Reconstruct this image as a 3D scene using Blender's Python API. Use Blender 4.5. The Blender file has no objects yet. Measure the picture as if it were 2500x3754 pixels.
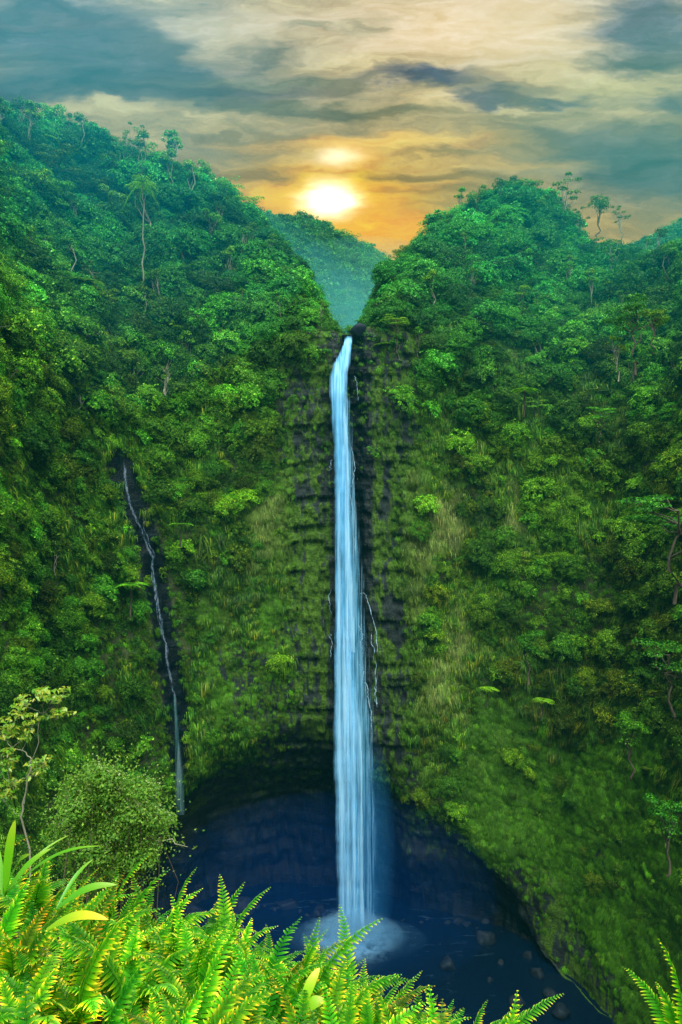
import bpy, math, numpy as np
from mathutils import Vector, Euler
R = math.radians
rng = np.random.default_rng(7)
scn = bpy.context.scene
COL = scn.collection

# ------------------------------------------------------------------ noise
def _h(ix, iy, iz, seed):
    n = (ix.astype(np.uint32) * np.uint32(374761393) + iy.astype(np.uint32) * np.uint32(668265263)
         + iz.astype(np.uint32) * np.uint32(2246822519) + np.uint32((seed * 1274126177) & 0xffffffff))
    n = (n ^ (n >> np.uint32(13))) * np.uint32(1274126177)
    n = n ^ (n >> np.uint32(16))
    return (n & np.uint32(0xffffff)).astype(np.float64) / float(0xffffff)
def vnoise(x, y, z, seed=0):
    x, y, z = np.broadcast_arrays(np.asarray(x, float), np.asarray(y, float), np.asarray(z, float))
    xi, yi, zi = (np.floor(a).astype(np.int64) for a in (x, y, z))
    fx, fy, fz = x - xi, y - yi, z - zi
    fx, fy, fz = (f * f * (3 - 2 * f) for f in (fx, fy, fz))
    r = 0
    for a in (0, 1):
        wa = fx if a else 1 - fx
        for b in (0, 1):
            wb = fy if b else 1 - fy
            for c in (0, 1):
                wc = fz if c else 1 - fz
                r = r + wa * wb * wc * _h(xi + a, yi + b, zi + c, seed)
    return r
def fbm(x, y, z, seed=0, octv=4):
    s, a, t = 0, 1.0, 0
    for k in range(octv):
        s = s + a * (vnoise(x * 2 ** k, y * 2 ** k, z * 2 ** k, seed + k * 17) - .5)
        t += a; a *= .5
    return s / t * 2
def sstep(a, b, x):
    t = np.clip((x - a) / (b - a), 0, 1)
    return t * t * (3 - 2 * t)

# ------------------------------------------------------------------ mesh helpers
class MB:
    """collects vertices, quads/triangles and a per-vertex float 'lv'"""
    def __init__(self): self.v, self.f, self.l, self.n = [], [], [], 0
    def add(self, v, f, l=0.5):
        v = np.asarray(v, float).reshape(-1, 3)
        self.v.append(v); self.f.append(np.asarray(f, int) + self.n)
        self.l.append(np.full(len(v), l) if np.isscalar(l) else np.asarray(l, float))
        self.n += len(v)
    def mesh(self, name, mat, smooth=True):
        return make_mesh(name, np.concatenate(self.v), self.f, mat, {'lv': np.concatenate(self.l)}, smooth)
def make_mesh(name, v, faces, mat=None, attrs=None, smooth=True):
    me = bpy.data.meshes.new(name)
    if isinstance(faces, np.ndarray): faces = [faces]
    faces = [np.asarray(f, np.int32) for f in faces if len(f)]
    loops = np.concatenate([f.ravel() for f in faces]).astype(np.int32)
    sizes = np.concatenate([np.full(len(f), f.shape[1], np.int32) for f in faces])
    me.vertices.add(len(v)); me.vertices.foreach_set('co', np.ascontiguousarray(v, np.float32).ravel())
    me.loops.add(len(loops)); me.loops.foreach_set('vertex_index', loops)
    me.polygons.add(len(sizes))
    me.polygons.foreach_set('loop_start', np.concatenate([[0], np.cumsum(sizes)[:-1]]).astype(np.int32))
    me.polygons.foreach_set('use_smooth', np.full(len(sizes), smooth))
    for k, a in (attrs or {}).items():
        a = np.asarray(a, np.float32)
        if a.ndim == 1:
            me.attributes.new(k, 'FLOAT', 'POINT').data.foreach_set('value', a)
        else:
            me.attributes.new(k, 'FLOAT_COLOR', 'POINT').data.foreach_set('color', a.ravel())
    if mat: me.materials.append(mat)
    me.update(calc_edges=True); me.validate()
    return me
def link(name, me, parent=None, loc=None, kind=None):
    o = bpy.data.objects.new(name, me); COL.objects.link(o)
    if parent: o.parent = parent
    if loc is not None: o.location = loc
    if kind: o['kind'] = kind
    return o
def tag(o, label, cat, group=None):
    o['label'] = label; o['category'] = cat
    if group: o['group'] = group
    return o
def grid_faces(n, m, closed=False):
    i = np.arange(n - 1)[:, None]; j = np.arange(m if closed else m - 1)[None, :]
    j2 = (j + 1) % m
    return np.stack([i * m + j, i * m + j2, (i + 1) * m + j2, (i + 1) * m + j], -1).reshape(-1, 4)
def tube(mb, pts, rad, n=6, l=.5):
    pts = np.asarray(pts, float); rad = np.broadcast_to(rad, len(pts))
    d = np.gradient(pts, axis=0); d /= np.linalg.norm(d, axis=1)[:, None] + 1e-9
    ref = np.where(np.abs(d[:, 2:3]) > .9, [[1., 0, 0]], [[0, 0, 1.]])
    a = np.cross(d, ref); a /= np.linalg.norm(a, axis=1)[:, None]; b = np.cross(d, a)
    t = np.arange(n) / n * 2 * np.pi
    v = pts[:, None] + rad[:, None, None] * (a[:, None] * np.cos(t)[None, :, None] + b[:, None] * np.sin(t)[None, :, None])
    mb.add(v.reshape(-1, 3), grid_faces(len(pts), n, True), l)
def unit(v): return v / (np.linalg.norm(v, axis=-1, keepdims=True) + 1e-9)
def leaves(mb, pos, nrm, size, aspect=.55, r=rng, droop=.25, lv=None):
    """one folded diamond per leaf; nrm is roughly the leaf's face normal"""
    n = len(pos)
    nrm = unit(nrm + r.normal(0, .45, (n, 3)))
    t = unit(np.cross(nrm, r.normal(0, 1, (n, 3)))); b = np.cross(nrm, t)
    s = (size * r.uniform(.65, 1.3, n))[:, None]
    base = pos - t * s * .5; tip = pos + t * s * .5 - nrm * s * droop
    lf = pos + b * s * aspect * .5 + nrm * s * .1; rt = pos - b * s * aspect * .5 + nrm * s * .1
    v = np.stack([base, rt, tip, lf], 1).reshape(-1, 3)
    if lv is None: lv = r.uniform(0, 1, n)
    mb.add(v, np.arange(4 * n).reshape(-1, 4), np.repeat(lv, 4))
def blob_leaves(mb, c, rad, n, size, r=rng, flat=1.0, aspect=.55):
    d = unit(r.normal(0, 1, (n, 3))); d[:, 2] = np.abs(d[:, 2]) * 1.0 - .25 * r.random(n)
    d = unit(d)
    k = r.uniform(.6, 1.05, n)[:, None]
    p = np.asarray(c) + d * np.array([rad, rad, rad * flat]) * k
    leaves(mb, p, d + [0, 0, .7], size, aspect, r, lv=np.clip(r.normal(.5, .22, n), 0, 1))

# ------------------------------------------------------------------ node helpers
def new_mat(name):
    m = bpy.data.materials.new(name); m.use_nodes = True
    nt = m.node_tree; nt.nodes.clear()
    return m, nt
def N(nt, t, **kw):
    n = nt.nodes.new(t)
    for k, v in kw.items():
        if k == 'inp':
            for kk, vv in v.items():
                if hasattr(vv, 'is_output'): nt.links.new(vv, n.inputs[kk])
                else: n.inputs[kk].default_value = vv
        else: setattr(n, k, v)
    return n
def M(nt, op, a, b=0.0, clamp=False):
    return N(nt, 'ShaderNodeMath', operation=op, use_clamp=clamp, inp={0: a, 1: b}).outputs[0]
def mix(nt, f, a, b, mode='MIX'):
    n = N(nt, 'ShaderNodeMix', data_type='RGBA', blend_type=mode)
    for i, v in ((0, f), (6, a), (7, b)):
        if hasattr(v, 'is_output'): nt.links.new(v, n.inputs[i])
        else: n.inputs[i].default_value = v if i == 0 else (*v[:3], 1)
    return n.outputs[2]
def ramp(nt, f, stops, interp='LINEAR'):
    n = N(nt, 'ShaderNodeValToRGB', inp={0: f}); e = n.color_ramp.elements
    n.color_ramp.interpolation = interp
    while len(e) < len(stops): e.new(.5)
    for k, (p, c) in enumerate(stops):
        e[k].position = p; e[k].color = (*c, 1) if len(c) == 3 else c
    return n.outputs[0]
def mrange(nt, v, a, b, c=0., d=1., smooth=True):
    return N(nt, 'ShaderNodeMapRange', interpolation_type='SMOOTHSTEP' if smooth else 'LINEAR',
             inp={0: v, 1: a, 2: b, 3: c, 4: d}).outputs[0]
def noise(nt, vec, scale, detail=3., rough=.55, dist=0.):
    n = N(nt, 'ShaderNodeTexNoise', inp={'Scale': scale, 'Detail': detail, 'Roughness': rough, 'Distortion': dist})
    if vec is not None: nt.links.new(vec, n.inputs['Vector'])
    return n
def out(nt, s, vol=False):
    o = N(nt, 'ShaderNodeOutputMaterial'); nt.links.new(s, o.inputs['Volume' if vol else 'Surface'])
def scalevec(nt, vec, s):
    return N(nt, 'ShaderNodeVectorMath', operation='MULTIPLY', inp={0: vec, 1: s}).outputs[0]

def leaf_mat(name, stops, source, transl=.28, rough=.55, spec=.14):
    """foliage: per-leaf hue from 'lv', tinted per plant (object colour or instance colour)"""
    m, nt = new_mat(name)
    lv = N(nt, 'ShaderNodeAttribute', attribute_name='lv').outputs['Fac']
    c = ramp(nt, lv, stops)
    if source == 'object':
        t = N(nt, 'ShaderNodeObjectInfo').outputs['Color']
    else:
        t = N(nt, 'ShaderNodeAttribute', attribute_name='col', attribute_type='INSTANCER').outputs['Color']
    c = mix(nt, 1.0, c, t, 'MULTIPLY')
    p = N(nt, 'ShaderNodeBsdfPrincipled', inp={'Base Color': c, 'Roughness': rough, 'Specular IOR Level': spec})
    tr = N(nt, 'ShaderNodeBsdfTranslucent', inp={'Color': mix(nt, 1., c, (1.25, 1.15, .5), 'MULTIPLY')})
    s = N(nt, 'ShaderNodeMixShader', inp={0: transl, 1: p.outputs[0], 2: tr.outputs[0]})
    out(nt, s.outputs[0]); return m
def plain_mat(name, c1, c2, scale=2., rough=.8, spec=.2, stretch=(1, 1, 1)):
    m, nt = new_mat(name)
    tc = scalevec(nt, N(nt, 'ShaderNodeTexCoord').outputs['Object'], stretch)
    n = noise(nt, tc, scale, 4)
    c = ramp(nt, n.outputs['Fac'], [(.3, c1), (.7, c2)])
    b = N(nt, 'ShaderNodeBump', inp={'Strength': .5, 'Distance': .05, 'Height': n.outputs['Fac']})
    p = N(nt, 'ShaderNodeBsdfPrincipled', inp={'Base Color': c, 'Roughness': rough, 'Specular IOR Level': spec, 'Normal': b.outputs[0]})
    out(nt, p.outputs[0]); return m

LEAF = [(0, (.005, .034, .002)), (.4, (.028, .130, .005)), (.8, (.105, .29, .010)), (1, (.26, .38, .04))]
M_under = leaf_mat('undergrowth leaf', LEAF, 'inst')
M_tree = leaf_mat('tree leaf', LEAF, 'object')
M_grassy = leaf_mat('hanging grass blade', [(0, (.05, .12, .02)), (.6, (.14, .22, .06)), (1, (.36, .36, .17))], 'inst', .3)
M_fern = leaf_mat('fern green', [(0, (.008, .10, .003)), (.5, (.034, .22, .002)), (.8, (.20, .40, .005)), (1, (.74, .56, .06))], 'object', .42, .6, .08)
M_blade = leaf_mat('broad blade green', [(0, (.05, .24, .01)), (.6, (.13, .36, .01)), (1, (.40, .45, .03))], 'object', .45, .35, .5)
M_bush = leaf_mat('small bush leaf', [(0, (.02, .09, .01)), (.5, (.05, .16, .012)), (1, (.15, .28, .035))], 'object', .3)
M_bark = plain_mat('pale bark', (.10, .11, .08), (.25, .26, .19), 3., stretch=(1, 1, .3))
M_darkbark = plain_mat('dark bark', (.03, .03, .02), (.09, .08, .055), 3., stretch=(1, 1, .3))
M_boulder = plain_mat('wet boulder', (.003, .006, .010), (.010, .020, .034), 1.2, .6, .08)

# ------------------------------------------------------------------ gorge sheet: profile (r, z) per azimuth about the basin centre
CX, CY = 3.0, 115.0
ANCH = {  #        floor        base        back        lip         mid         rim         hill        ridge       beyond
 -142: [(8, -93.6), (82, -92), (83, -85), (84, -75), (88, -25), (94, 25), (106, 55), (126, 85), (160, 75)],
 -125: [(8, -93.6), (58, -92), (59, -85), (60, -75), (65, -25), (71, 26), (84, 56), (107, 88), (145, 78)],
 -110: [(8, -93.6), (46, -92), (47, -85), (48, -75), (53, -22), (58, 28), (74, 58), (98, 92), (140, 80)],
 -90:  [(8, -93.6), (46, -92), (48, -84), (48, -74), (51, -25), (57, 28), (75, 60), (101, 95), (140, 85)],
 -70:  [(8, -93.6), (47, -92), (50, -78), (47, -62), (50, -20), (56, 30), (74, 62), (102, 97), (140, 85)],
 -58:  [(8, -93.6), (54, -92), (60, -75), (47, -56), (49, -15), (55, 33), (74, 64), (104, 97), (140, 85)],
 -43:  [(8, -93.6), (56, -92), (60, -73), (44, -51), (45, -10), (50, 36), (68, 66), (89, 95), (140, 85)],
 -27:  [(8, -93.6), (54, -92), (58, -71), (39, -46), (39, -5), (43, 38), (62, 66), (84, 89), (130, 80)],
 -15:  [(8, -93.6), (53, -92), (57, -70), (36.5, -45), (36.5, 0), (37.5, 39), (56, 56), (76, 70), (120, 68)],
 -8:   [(8, -93.6), (51, -92), (54, -70), (35.5, -47), (35.5, 0), (36, 39.2), (48, 41), (66, 46.5), (120, 58)],
 -5:   [(8, -93.6), (50, -92), (53, -70), (35.5, -49), (35.6, 0), (35.6, 38.9), (48, 39.2), (68, 41.5), (130, 52)],
 -2.5: [(8, -93.6), (50, -92), (52, -70), (35.5, -50), (35.6, 0), (35.2, 38.2), (48, 39.0), (70, 41), (140, 50)],
 3:    [(8, -93.6), (49, -92), (51, -72), (35.5, -50), (35.6, 0), (35.2, 39.2), (48, 40.8), (66, 45), (125, 56)],
 9:    [(8, -93.6), (48, -92), (50.5, -73), (35.5, -51), (35.5, 0), (36, 39.6), (52, 50), (67, 60), (115, 70)],
 17:   [(8, -93.6), (42, -92), (43, -75), (36, -56), (36, -3), (38, 38.5), (58, 58), (77, 75), (115, 75)],
 26:   [(8, -93.6), (43, -92), (43.5, -77), (37.5, -62), (38, -8), (41, 37), (61, 61), (81, 82), (120, 75)],
 34:   [(8, -93.6), (44, -92), (44, -78), (39, -66), (41.5, -12), (44, 36), (65, 64), (85, 87), (125, 75)],
 42:   [(8, -93.6), (44.5, -92), (44.5, -80), (40.5, -71), (44.5, -18), (49, 33), (68, 56), (87, 67), (125, 62)],
 50:   [(8, -93.6), (44.5, -92), (45, -84), (43, -77), (48, -22), (54, 28), (70, 50), (88, 61), (125, 57)],
 58:   [(8, -93.6), (44, -92), (44.5, -89), (44.5, -86), (51, -25), (58, 24), (70, 46), (84, 59), (125, 56)],
 66:   [(8, -93.6), (44, -92), (44.6, -91), (45.5, -89), (53, -27), (62, 20), (71, 41), (81, 57), (125, 52)],
 80:   [(8, -93.6), (45, -92), (45.5, -91), (46.5, -89), (55, -29), (64, 17), (72, 40), (82, 60), (125, 60)],
 107:  [(8, -93.6), (49, -92), (49.5, -91), (50.5, -89), (57, -32), (66, 12), (74, 38), (84, 60), (125, 60)],
 130:  [(8, -93.6), (64, -92), (64.5, -91), (65.5, -89), (72, -32), (81, 12), (89, 38), (99, 60), (135, 60)],
}
SN = [5, 26, 46, 120, 128, 78, 66, 36]            # rows between control points
PH = np.concatenate([np.linspace(-142, -60, 185, False), np.linspace(-60, -28, 120, False),
                     np.linspace(-28, 28, 330, False), np.linspace(28, 70, 190, False), np.linspace(70, 130, 151)])
ak = np.array(sorted(ANCH)); av = np.array([ANCH[k] for k in sorted(ANCH)], float)
fine = np.linspace(-142, 130, 2721)
ctrl = np.zeros((len(PH), 9, 2))
def gsm(a, k):
    w = np.exp(-.5 * (np.arange(-3 * k, 3 * k + 1) / k) ** 2); w /= w.sum()
    return np.convolve(np.pad(a, 3 * k, 'edge'), w, 'valid')
for c in range(9):
    for q in range(2):
        ctrl[:, c, q] = np.interp(PH, fine, gsm(np.interp(fine, ak, av[:, c, q]), 18))
S = np.concatenate([i + np.arange(n) / n for i, n in enumerate(SN)] + [[8.0]])
def prof(s):
    i = np.clip(np.floor(s).astype(int), 0, 7); f = (s - i)[None, :, None]
    p0, p1, p2, p3 = (ctrl[:, np.clip(i + k, 0, 8)] for k in (-1, 0, 1, 2))
    lin = p1 * (1 - f) + p2 * f
    cat = .5 * (2 * p1 + (p2 - p0) * f + (2 * p0 - 5 * p1 + 4 * p2 - p3) * f * f + (3 * p1 - p0 - 3 * p2 + p3) * f ** 3)
    return lin * .45 + cat * .55
RZ = prof(S); RR, ZZ = RZ[..., 0], RZ[..., 1]
PHI = np.broadcast_to(PH[:, None], RR.shape); SS = np.broadcast_to(S[None], RR.shape)
arc = np.radians(PHI) * 42
# large-scale relief: buttresses and gullies, then strata and blocks on bare rock
core = sstep(-29, -22, PHI + 4 * fbm(arc * .1, ZZ * .06, 0, 3)) * (1 - sstep(20, 27, PHI + 4 * fbm(arc * .1, ZZ * .06, 9, 4)))
core = core * (1 - .999 * sstep(5.02, 5.3, SS))
onwall = sstep(.9, 1.3, SS) * (1 - sstep(5.0, 5.6, SS))
hill = sstep(5.0, 5.8, SS)
river = np.exp(-((PHI + 2.4) / 3.2) ** 2)
RR = RR + onwall * (1 - core * .75) * (3.2 * fbm(arc * .045, ZZ * .018, 1.7, 11) + 1.6 * fbm(arc * .14, ZZ * .07, 5.1, 12))
strata = 1.6
lay = np.floor(ZZ / strata + .35 * fbm(arc * .12, ZZ * .05, 4, 21))
blk = vnoise(np.floor(arc / 1.1 + 7.3 * _h(lay.astype(int), lay.astype(int) * 0, lay.astype(int) * 0, 5)), lay, 0 * lay, 22)
ledge = 1.2 * (vnoise(arc * .08, lay, 3, 23) - .5) + .8 * (blk - .5) + .45 * fbm(arc * .8, ZZ * .8, 2, 24)
RR = RR + onwall * (.25 + .75 * core) * ledge
RR = RR + (1 - sstep(1.6, 2.6, SS)) * sstep(.6, 1.0, SS) * 3.5 * fbm(arc * .16, ZZ * .05, 2, 26)
RR = RR + onwall * .5 * fbm(arc * .35, ZZ * .25, 8, 25) + onwall * 1.1 * np.exp(-((PHI + 1) / 4.) ** 4)
river2 = np.exp(-((PHI + 1) / 7.) ** 2) * sstep(4.7, 5.2, SS)
ZZ = ZZ + hill * (1 - river) * (3.0 * fbm(arc * .06, RR * .05, 2, 31) + 1.2 * fbm(arc * .2, RR * .16, 6, 32))
ZZ = ZZ - 1.6 * (1 - sstep(1.0, 1.25, SS)) + (1 - sstep(.8, 1.2, SS)) * .8 * fbm(arc * .3 * RR / 42, RR * .3, 0, 33)
X = CX + RR * np.sin(np.radians(PHI)); Y = CY + RR * np.cos(np.radians(PHI)); Z = ZZ
P = np.stack([X, Y, Z], -1)
du = np.gradient(P, axis=0); dv = np.gradient(P, axis=1)
NR = unit(np.cross(du, dv)); area = np.linalg.norm(np.cross(du, dv), axis=-1)
if NR[len(PH) // 2, 180, 1] > 0: NR = -NR
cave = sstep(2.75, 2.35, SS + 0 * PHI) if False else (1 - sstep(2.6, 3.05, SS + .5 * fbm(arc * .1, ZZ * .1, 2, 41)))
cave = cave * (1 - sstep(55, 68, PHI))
# masks (world: azimuth and height)
nz1 = fbm(X * .05, Y * .05, Z * .05, 51); nz2 = fbm(X * .16, Y * .16, Z * .12, 52)
def box(a, lo, hi, w): return sstep(lo - w, lo + w, a) * (1 - sstep(hi - w, hi + w, a))
TR = np.array([(-66.5, 30, 0), (-65, 11, 0), (-62.5, 0, 0), (-59.3, -9, 0), (-57.5, -20, 0), (-56, -32, 0), (-55, -41, 0), (-54.5, -58, 0)])
trphi = np.interp(-Z, -TR[:, 1], TR[:, 0])
trick = np.exp(-((PHI - trphi + .8 * nz2) / 4.0) ** 4) * box(Z, -56, 14, 4)
paleR = box(PHI + 11 * nz1, 22, 50, 6) * box(Z + 20 * nz2, -50, 18, 12) * sstep(-.35, .3, fbm(X * .13, Y * .13, Z * .07, 53))
paleL = .7 * box(PHI + 6 * nz1, -36, -23, 4) * box(Z + 12 * nz2, -22, 16, 8) * sstep(-.2, .25, fbm(X * .15, Y * .15, Z * .08, 54))
pale = np.clip(paleR + paleL, 0, 1)
mossL = box(PHI + 5 * nz1, -46, -20, 4) * box(Z + 8 * nz2, -60, -14, 8)
grassR = box(PHI + 7 * nz1, 36, 140, 7) * box(Z + 10 * nz2, -95, -42, 9)
rock = np.clip(np.maximum(np.maximum(core * box(Z, -60, 42, 6), cave), trick), 0, 1) * onwall
rock = np.maximum(rock, 1 - sstep(1.05, 1.5, SS))
rock = np.maximum(rock, .9 * mossL * sstep(-.12, .18, nz2))
rock = np.maximum(rock, .8 * grassR * sstep(.15, .4, nz2) * (1 - sstep(-70, -55, Z)))
rock = np.maximum(rock, box(PHI + 4 * nz2, 40, 84, 3) * (1 - sstep(-81, -73, Z + 9 * nz1 + .25 * (PHI - 58))) * onwall)
dens = (1 - rock) * (1 - .62 * mossL) * (1 - .25 * grassR) * (.55 + .45 * sstep(-.35, .35, nz2))
dens = np.maximum(dens, .035 * core * sstep(0, 32, Z + 20 * nz2)) * (1 - cave) * (1 - river * hill) * sstep(4.5, 7., np.abs(PHI + 1) + 99 * (SS > 5.0))
msk = np.stack([rock, np.clip(mossL + grassR, 0, 1), np.clip(np.maximum(np.maximum(cave * (1 - .85 * sstep(1.35, 2.25, SS + .4 * nz2)), trick) + (1 - sstep(3, 9, np.abs(PHI + 1))) * onwall, 1 - sstep(1.15, 1.6, SS)), 0, 1), pale], -1)  # third channel: wet rock by falls, trickle and pool, plus painted shade in the hollow

def cliff_material():
    m, nt = new_mat('gorge rock and moss')
    at = N(nt, 'ShaderNodeAttribute', attribute_name='msk')
    sep = N(nt, 'ShaderNodeSeparateColor', inp={0: at.outputs['Color']})
    rk, gr, wet, pl = sep.outputs[0], sep.outputs[1], sep.outputs[2], at.outputs['Alpha']
    pos = N(nt, 'ShaderNodeNewGeometry').outputs['Position']
    flat = scalevec(nt, pos, (.35, .35, 1.0)); tall = scalevec(nt, pos, (1.2, 1.2, .3))
    n1 = noise(nt, flat, .5, 5, .65); n2 = noise(nt, tall, .55, 4, .6); n3 = noise(nt, pos, 2.2, 4, .65); n4 = noise(nt, pos, .09, 3)
    basalt = ramp(nt, n1.outputs['Fac'], [(.3, (.003, .007, .008)), (.55, (.009, .018, .019)), (.75, (.032, .048, .048))])
    moss = ramp(nt, n3.outputs['Fac'], [(.25, (.006, .024, .0006)), (.5, (.028, .080, .0006)), (.8, (.085, .165, .002))])
    green = ramp(nt, n3.outputs['Fac'], [(.25, (.012, .07, .002)), (.5, (.05, .18, .002)), (.8, (.14, .29, .006))])
    soil = ramp(nt, n3.outputs['Fac'], [(.3, (.012, .03, .008)), (.7, (.05, .07, .02))])
    straw = ramp(nt, n2.outputs['Fac'], [(.3, (.03, .05, .015)), (.7, (.11, .13, .04))])
    mm = M(nt, 'ADD', n2.outputs['Fac'], M(nt, 'MULTIPLY', n4.outputs['Fac'], .5))
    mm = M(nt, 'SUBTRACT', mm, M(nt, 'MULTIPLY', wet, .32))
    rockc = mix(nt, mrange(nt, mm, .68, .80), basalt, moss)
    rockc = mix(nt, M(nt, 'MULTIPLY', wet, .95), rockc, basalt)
    rockc = mix(nt, wet, rockc, mix(nt, 1., rockc, (.22, .36, .52), 'MULTIPLY'))  # blue-dark multiply: wet rock, and the hollow's shade put into its colour
    veg = mix(nt, gr, soil, green)
    veg = mix(nt, M(nt, 'MULTIPLY', mrange(nt, n2.outputs['Fac'], .5, .7), M(nt, 'MULTIPLY', gr, .6)), veg, moss)
    veg = mix(nt, M(nt, 'MULTIPLY', pl, mrange(nt, n2.outputs['Fac'], .4, .6)), veg, straw)
    c = mix(nt, mrange(nt, M(nt, 'ADD', rk, M(nt, 'MULTIPLY', M(nt, 'SUBTRACT', n3.outputs['Fac'], .5), .7)), .3, .7), veg, rockc)
    rough = M(nt, 'SUBTRACT', .85, M(nt, 'MULTIPLY', wet, .5))
    h = M(nt, 'ADD', n1.outputs['Fac'], M(nt, 'MULTIPLY', n3.outputs['Fac'], .6))
    b = N(nt, 'ShaderNodeBump', inp={'Strength': .9, 'Distance': .5, 'Height': h})
    p = N(nt, 'ShaderNodeBsdfPrincipled', inp={'Base Color': c, 'Roughness': rough, 'Specular IOR Level': M(nt, 'SUBTRACT', .3, M(nt, 'MULTIPLY', wet, .22)), 'Normal': b.outputs[0]})
    out(nt, p.outputs[0]); return m
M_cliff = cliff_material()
def sheet(name, j0, j1):
    v = P[:, j0:j1].reshape(-1, 3)
    f = grid_faces(len(PH), j1 - j0)[:, ::-1]
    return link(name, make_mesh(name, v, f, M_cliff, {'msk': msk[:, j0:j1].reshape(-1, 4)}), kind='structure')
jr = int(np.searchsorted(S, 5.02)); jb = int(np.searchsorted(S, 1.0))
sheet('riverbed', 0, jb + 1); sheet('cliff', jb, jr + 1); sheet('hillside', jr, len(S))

# distant hill across the valley
fx = np.linspace(-420, 420, 210); fy = np.linspace(300, 600, 130)
FX, FY = np.meshgrid(fx, fy, indexing='ij')
rz = np.interp(FX, [-500, -182, -74, -20, 5, 38, 91, 152, 250, 500], [227, 230, 224, 210, 197, 178, 160, 170, 212, 227])
FZ = rz - np.where(FY < 500, (500 - FY) * .72, (FY - 500) * .3) + 9 * fbm(FX * .02, FY * .02, 1, 61) + 2 * fbm(FX * .09, FY * .09, 1, 62)
FZ = np.maximum(FZ, 60)
PF = np.stack([FX, FY, FZ], -1)
M_far = plain_mat('far hill soil', (.02, .06, .015), (.04, .10, .02), .2)
link('hill', make_mesh('hill', PF.reshape(-1, 3), grid_faces(210, 130), M_far), kind='structure')

# foreground bank below the overlook
EY = 5.5
ex = [-9, -2.75, -2.2, -1.7, -1.17, -.64, -.3, .06, .4, .75, 1.1, 1.63, 2.75, 9]
eq = [1880, 1945, 1985, 2025, 2060, 2115, 2165, 2200, 2262, 2322, 2352, 2372, 2385, 2400]
def canopy(x, y):
    ze = -(np.interp(x, ex, eq) - 1177.5) / 1570 * EY
    t = (y - 1.5) / (EY - 1.5)
    near = -1.62 - .35 * np.clip(-t, 0, 5) * -1
    z = np.where(t < 1, near * (1 - t) + ze * t, ze - 1.15 * (y - EY) - .5 * np.clip(y - EY - 1.2, 0, 100))
    return z
def bank(x, y): return canopy(x, y) - .50 + .1 * fbm(np.asarray(x) * 1.3, np.asarray(y) * 1.3, 0, 71)
gx = np.concatenate([np.linspace(-60, -9, 20, False), np.linspace(-9, 9, 120), np.linspace(9.4, 60, 20)])
gy = np.concatenate([np.linspace(-6, 8, 110), np.linspace(8.5, 62, 60)])
GX, GY = np.meshgrid(gx, gy, indexing='ij')
GZ = np.maximum(bank(GX, GY), -94.5)
M_bank = plain_mat('leaf litter soil', (.015, .03, .008), (.05, .06, .02), 6.)
link('ground', make_mesh('ground', np.stack([GX, GY, GZ], -1).reshape(-1, 3), grid_faces(len(gx), len(gy)), M_bank), kind='structure')

# pool
m, nt = new_mat('plunge pool water')
pos = N(nt, 'ShaderNodeNewGeometry').outputs['Position']
w1 = noise(nt, pos, .6, 5, .62)
b = N(nt, 'ShaderNodeBump', inp={'Strength': .6, 'Distance': .22, 'Height': w1.outputs['Fac']})
d = N(nt, 'ShaderNodeVectorMath', operation='DISTANCE', inp={0: pos, 1: (2, 147, -91)}).outputs['Value']
foam = M(nt, 'MULTIPLY', mrange(nt, d, 12, 1.), mrange(nt, noise(nt, pos, .5, 5, .6).outputs['Fac'], .32, .62))
sw = noise(nt, scalevec(nt, pos, (.07, .35, 1)), 1., 6, .7, 1.5)
foam = M(nt, 'ADD', foam, M(nt, 'MULTIPLY', M(nt, 'MULTIPLY', mrange(nt, sw.outputs['Fac'], .56, .74), mrange(nt, d, 42, 8)), .22), True)
wc = mix(nt, foam, (.001, .006, .018), (.16, .36, .58))
p = N(nt, 'ShaderNodeBsdfPrincipled', inp={'Base Color': wc, 'Roughness': mrange(nt, foam, 0, 1, .12, .7), 'Normal': b.outputs[0], 'IOR': 1.33})
out(nt, p.outputs[0])
t = np.linspace(0, 2 * np.pi, 97)[:-1]; rr = np.array([.5, 22, 46, 68])
v = np.stack([CX + rr[:, None] * np.cos(t), CY + rr[:, None] * np.sin(t), np.full((4, 96), -91.0)], -1).reshape(-1, 3)
link('water', make_mesh('water', v, grid_faces(4, 96, True), m), kind='structure')
# river above the lip
ry = np.linspace(149.2, 215, 40); rw = np.array([-1, -.4, .4, 1.0])
v = np.stack([1.3 + .018 * (ry[:, None] - 150) + rw[None] * (1.15 + .01 * (ry[:, None] - 150)), ry[:, None] + 0 * rw[None],
              38.75 + .035 * (ry[:, None] - 150) + 0 * rw[None] - .0], -1).reshape(-1, 3)
m2, nt = new_mat('river water')
p = N(nt, 'ShaderNodeBsdfPrincipled', inp={'Base Color': (.25, .3, .3, 1), 'Roughness': .2})
out(nt, p.outputs[0])
link('river', make_mesh('river', v, grid_faces(40, 4), m2), kind='structure')

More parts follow.
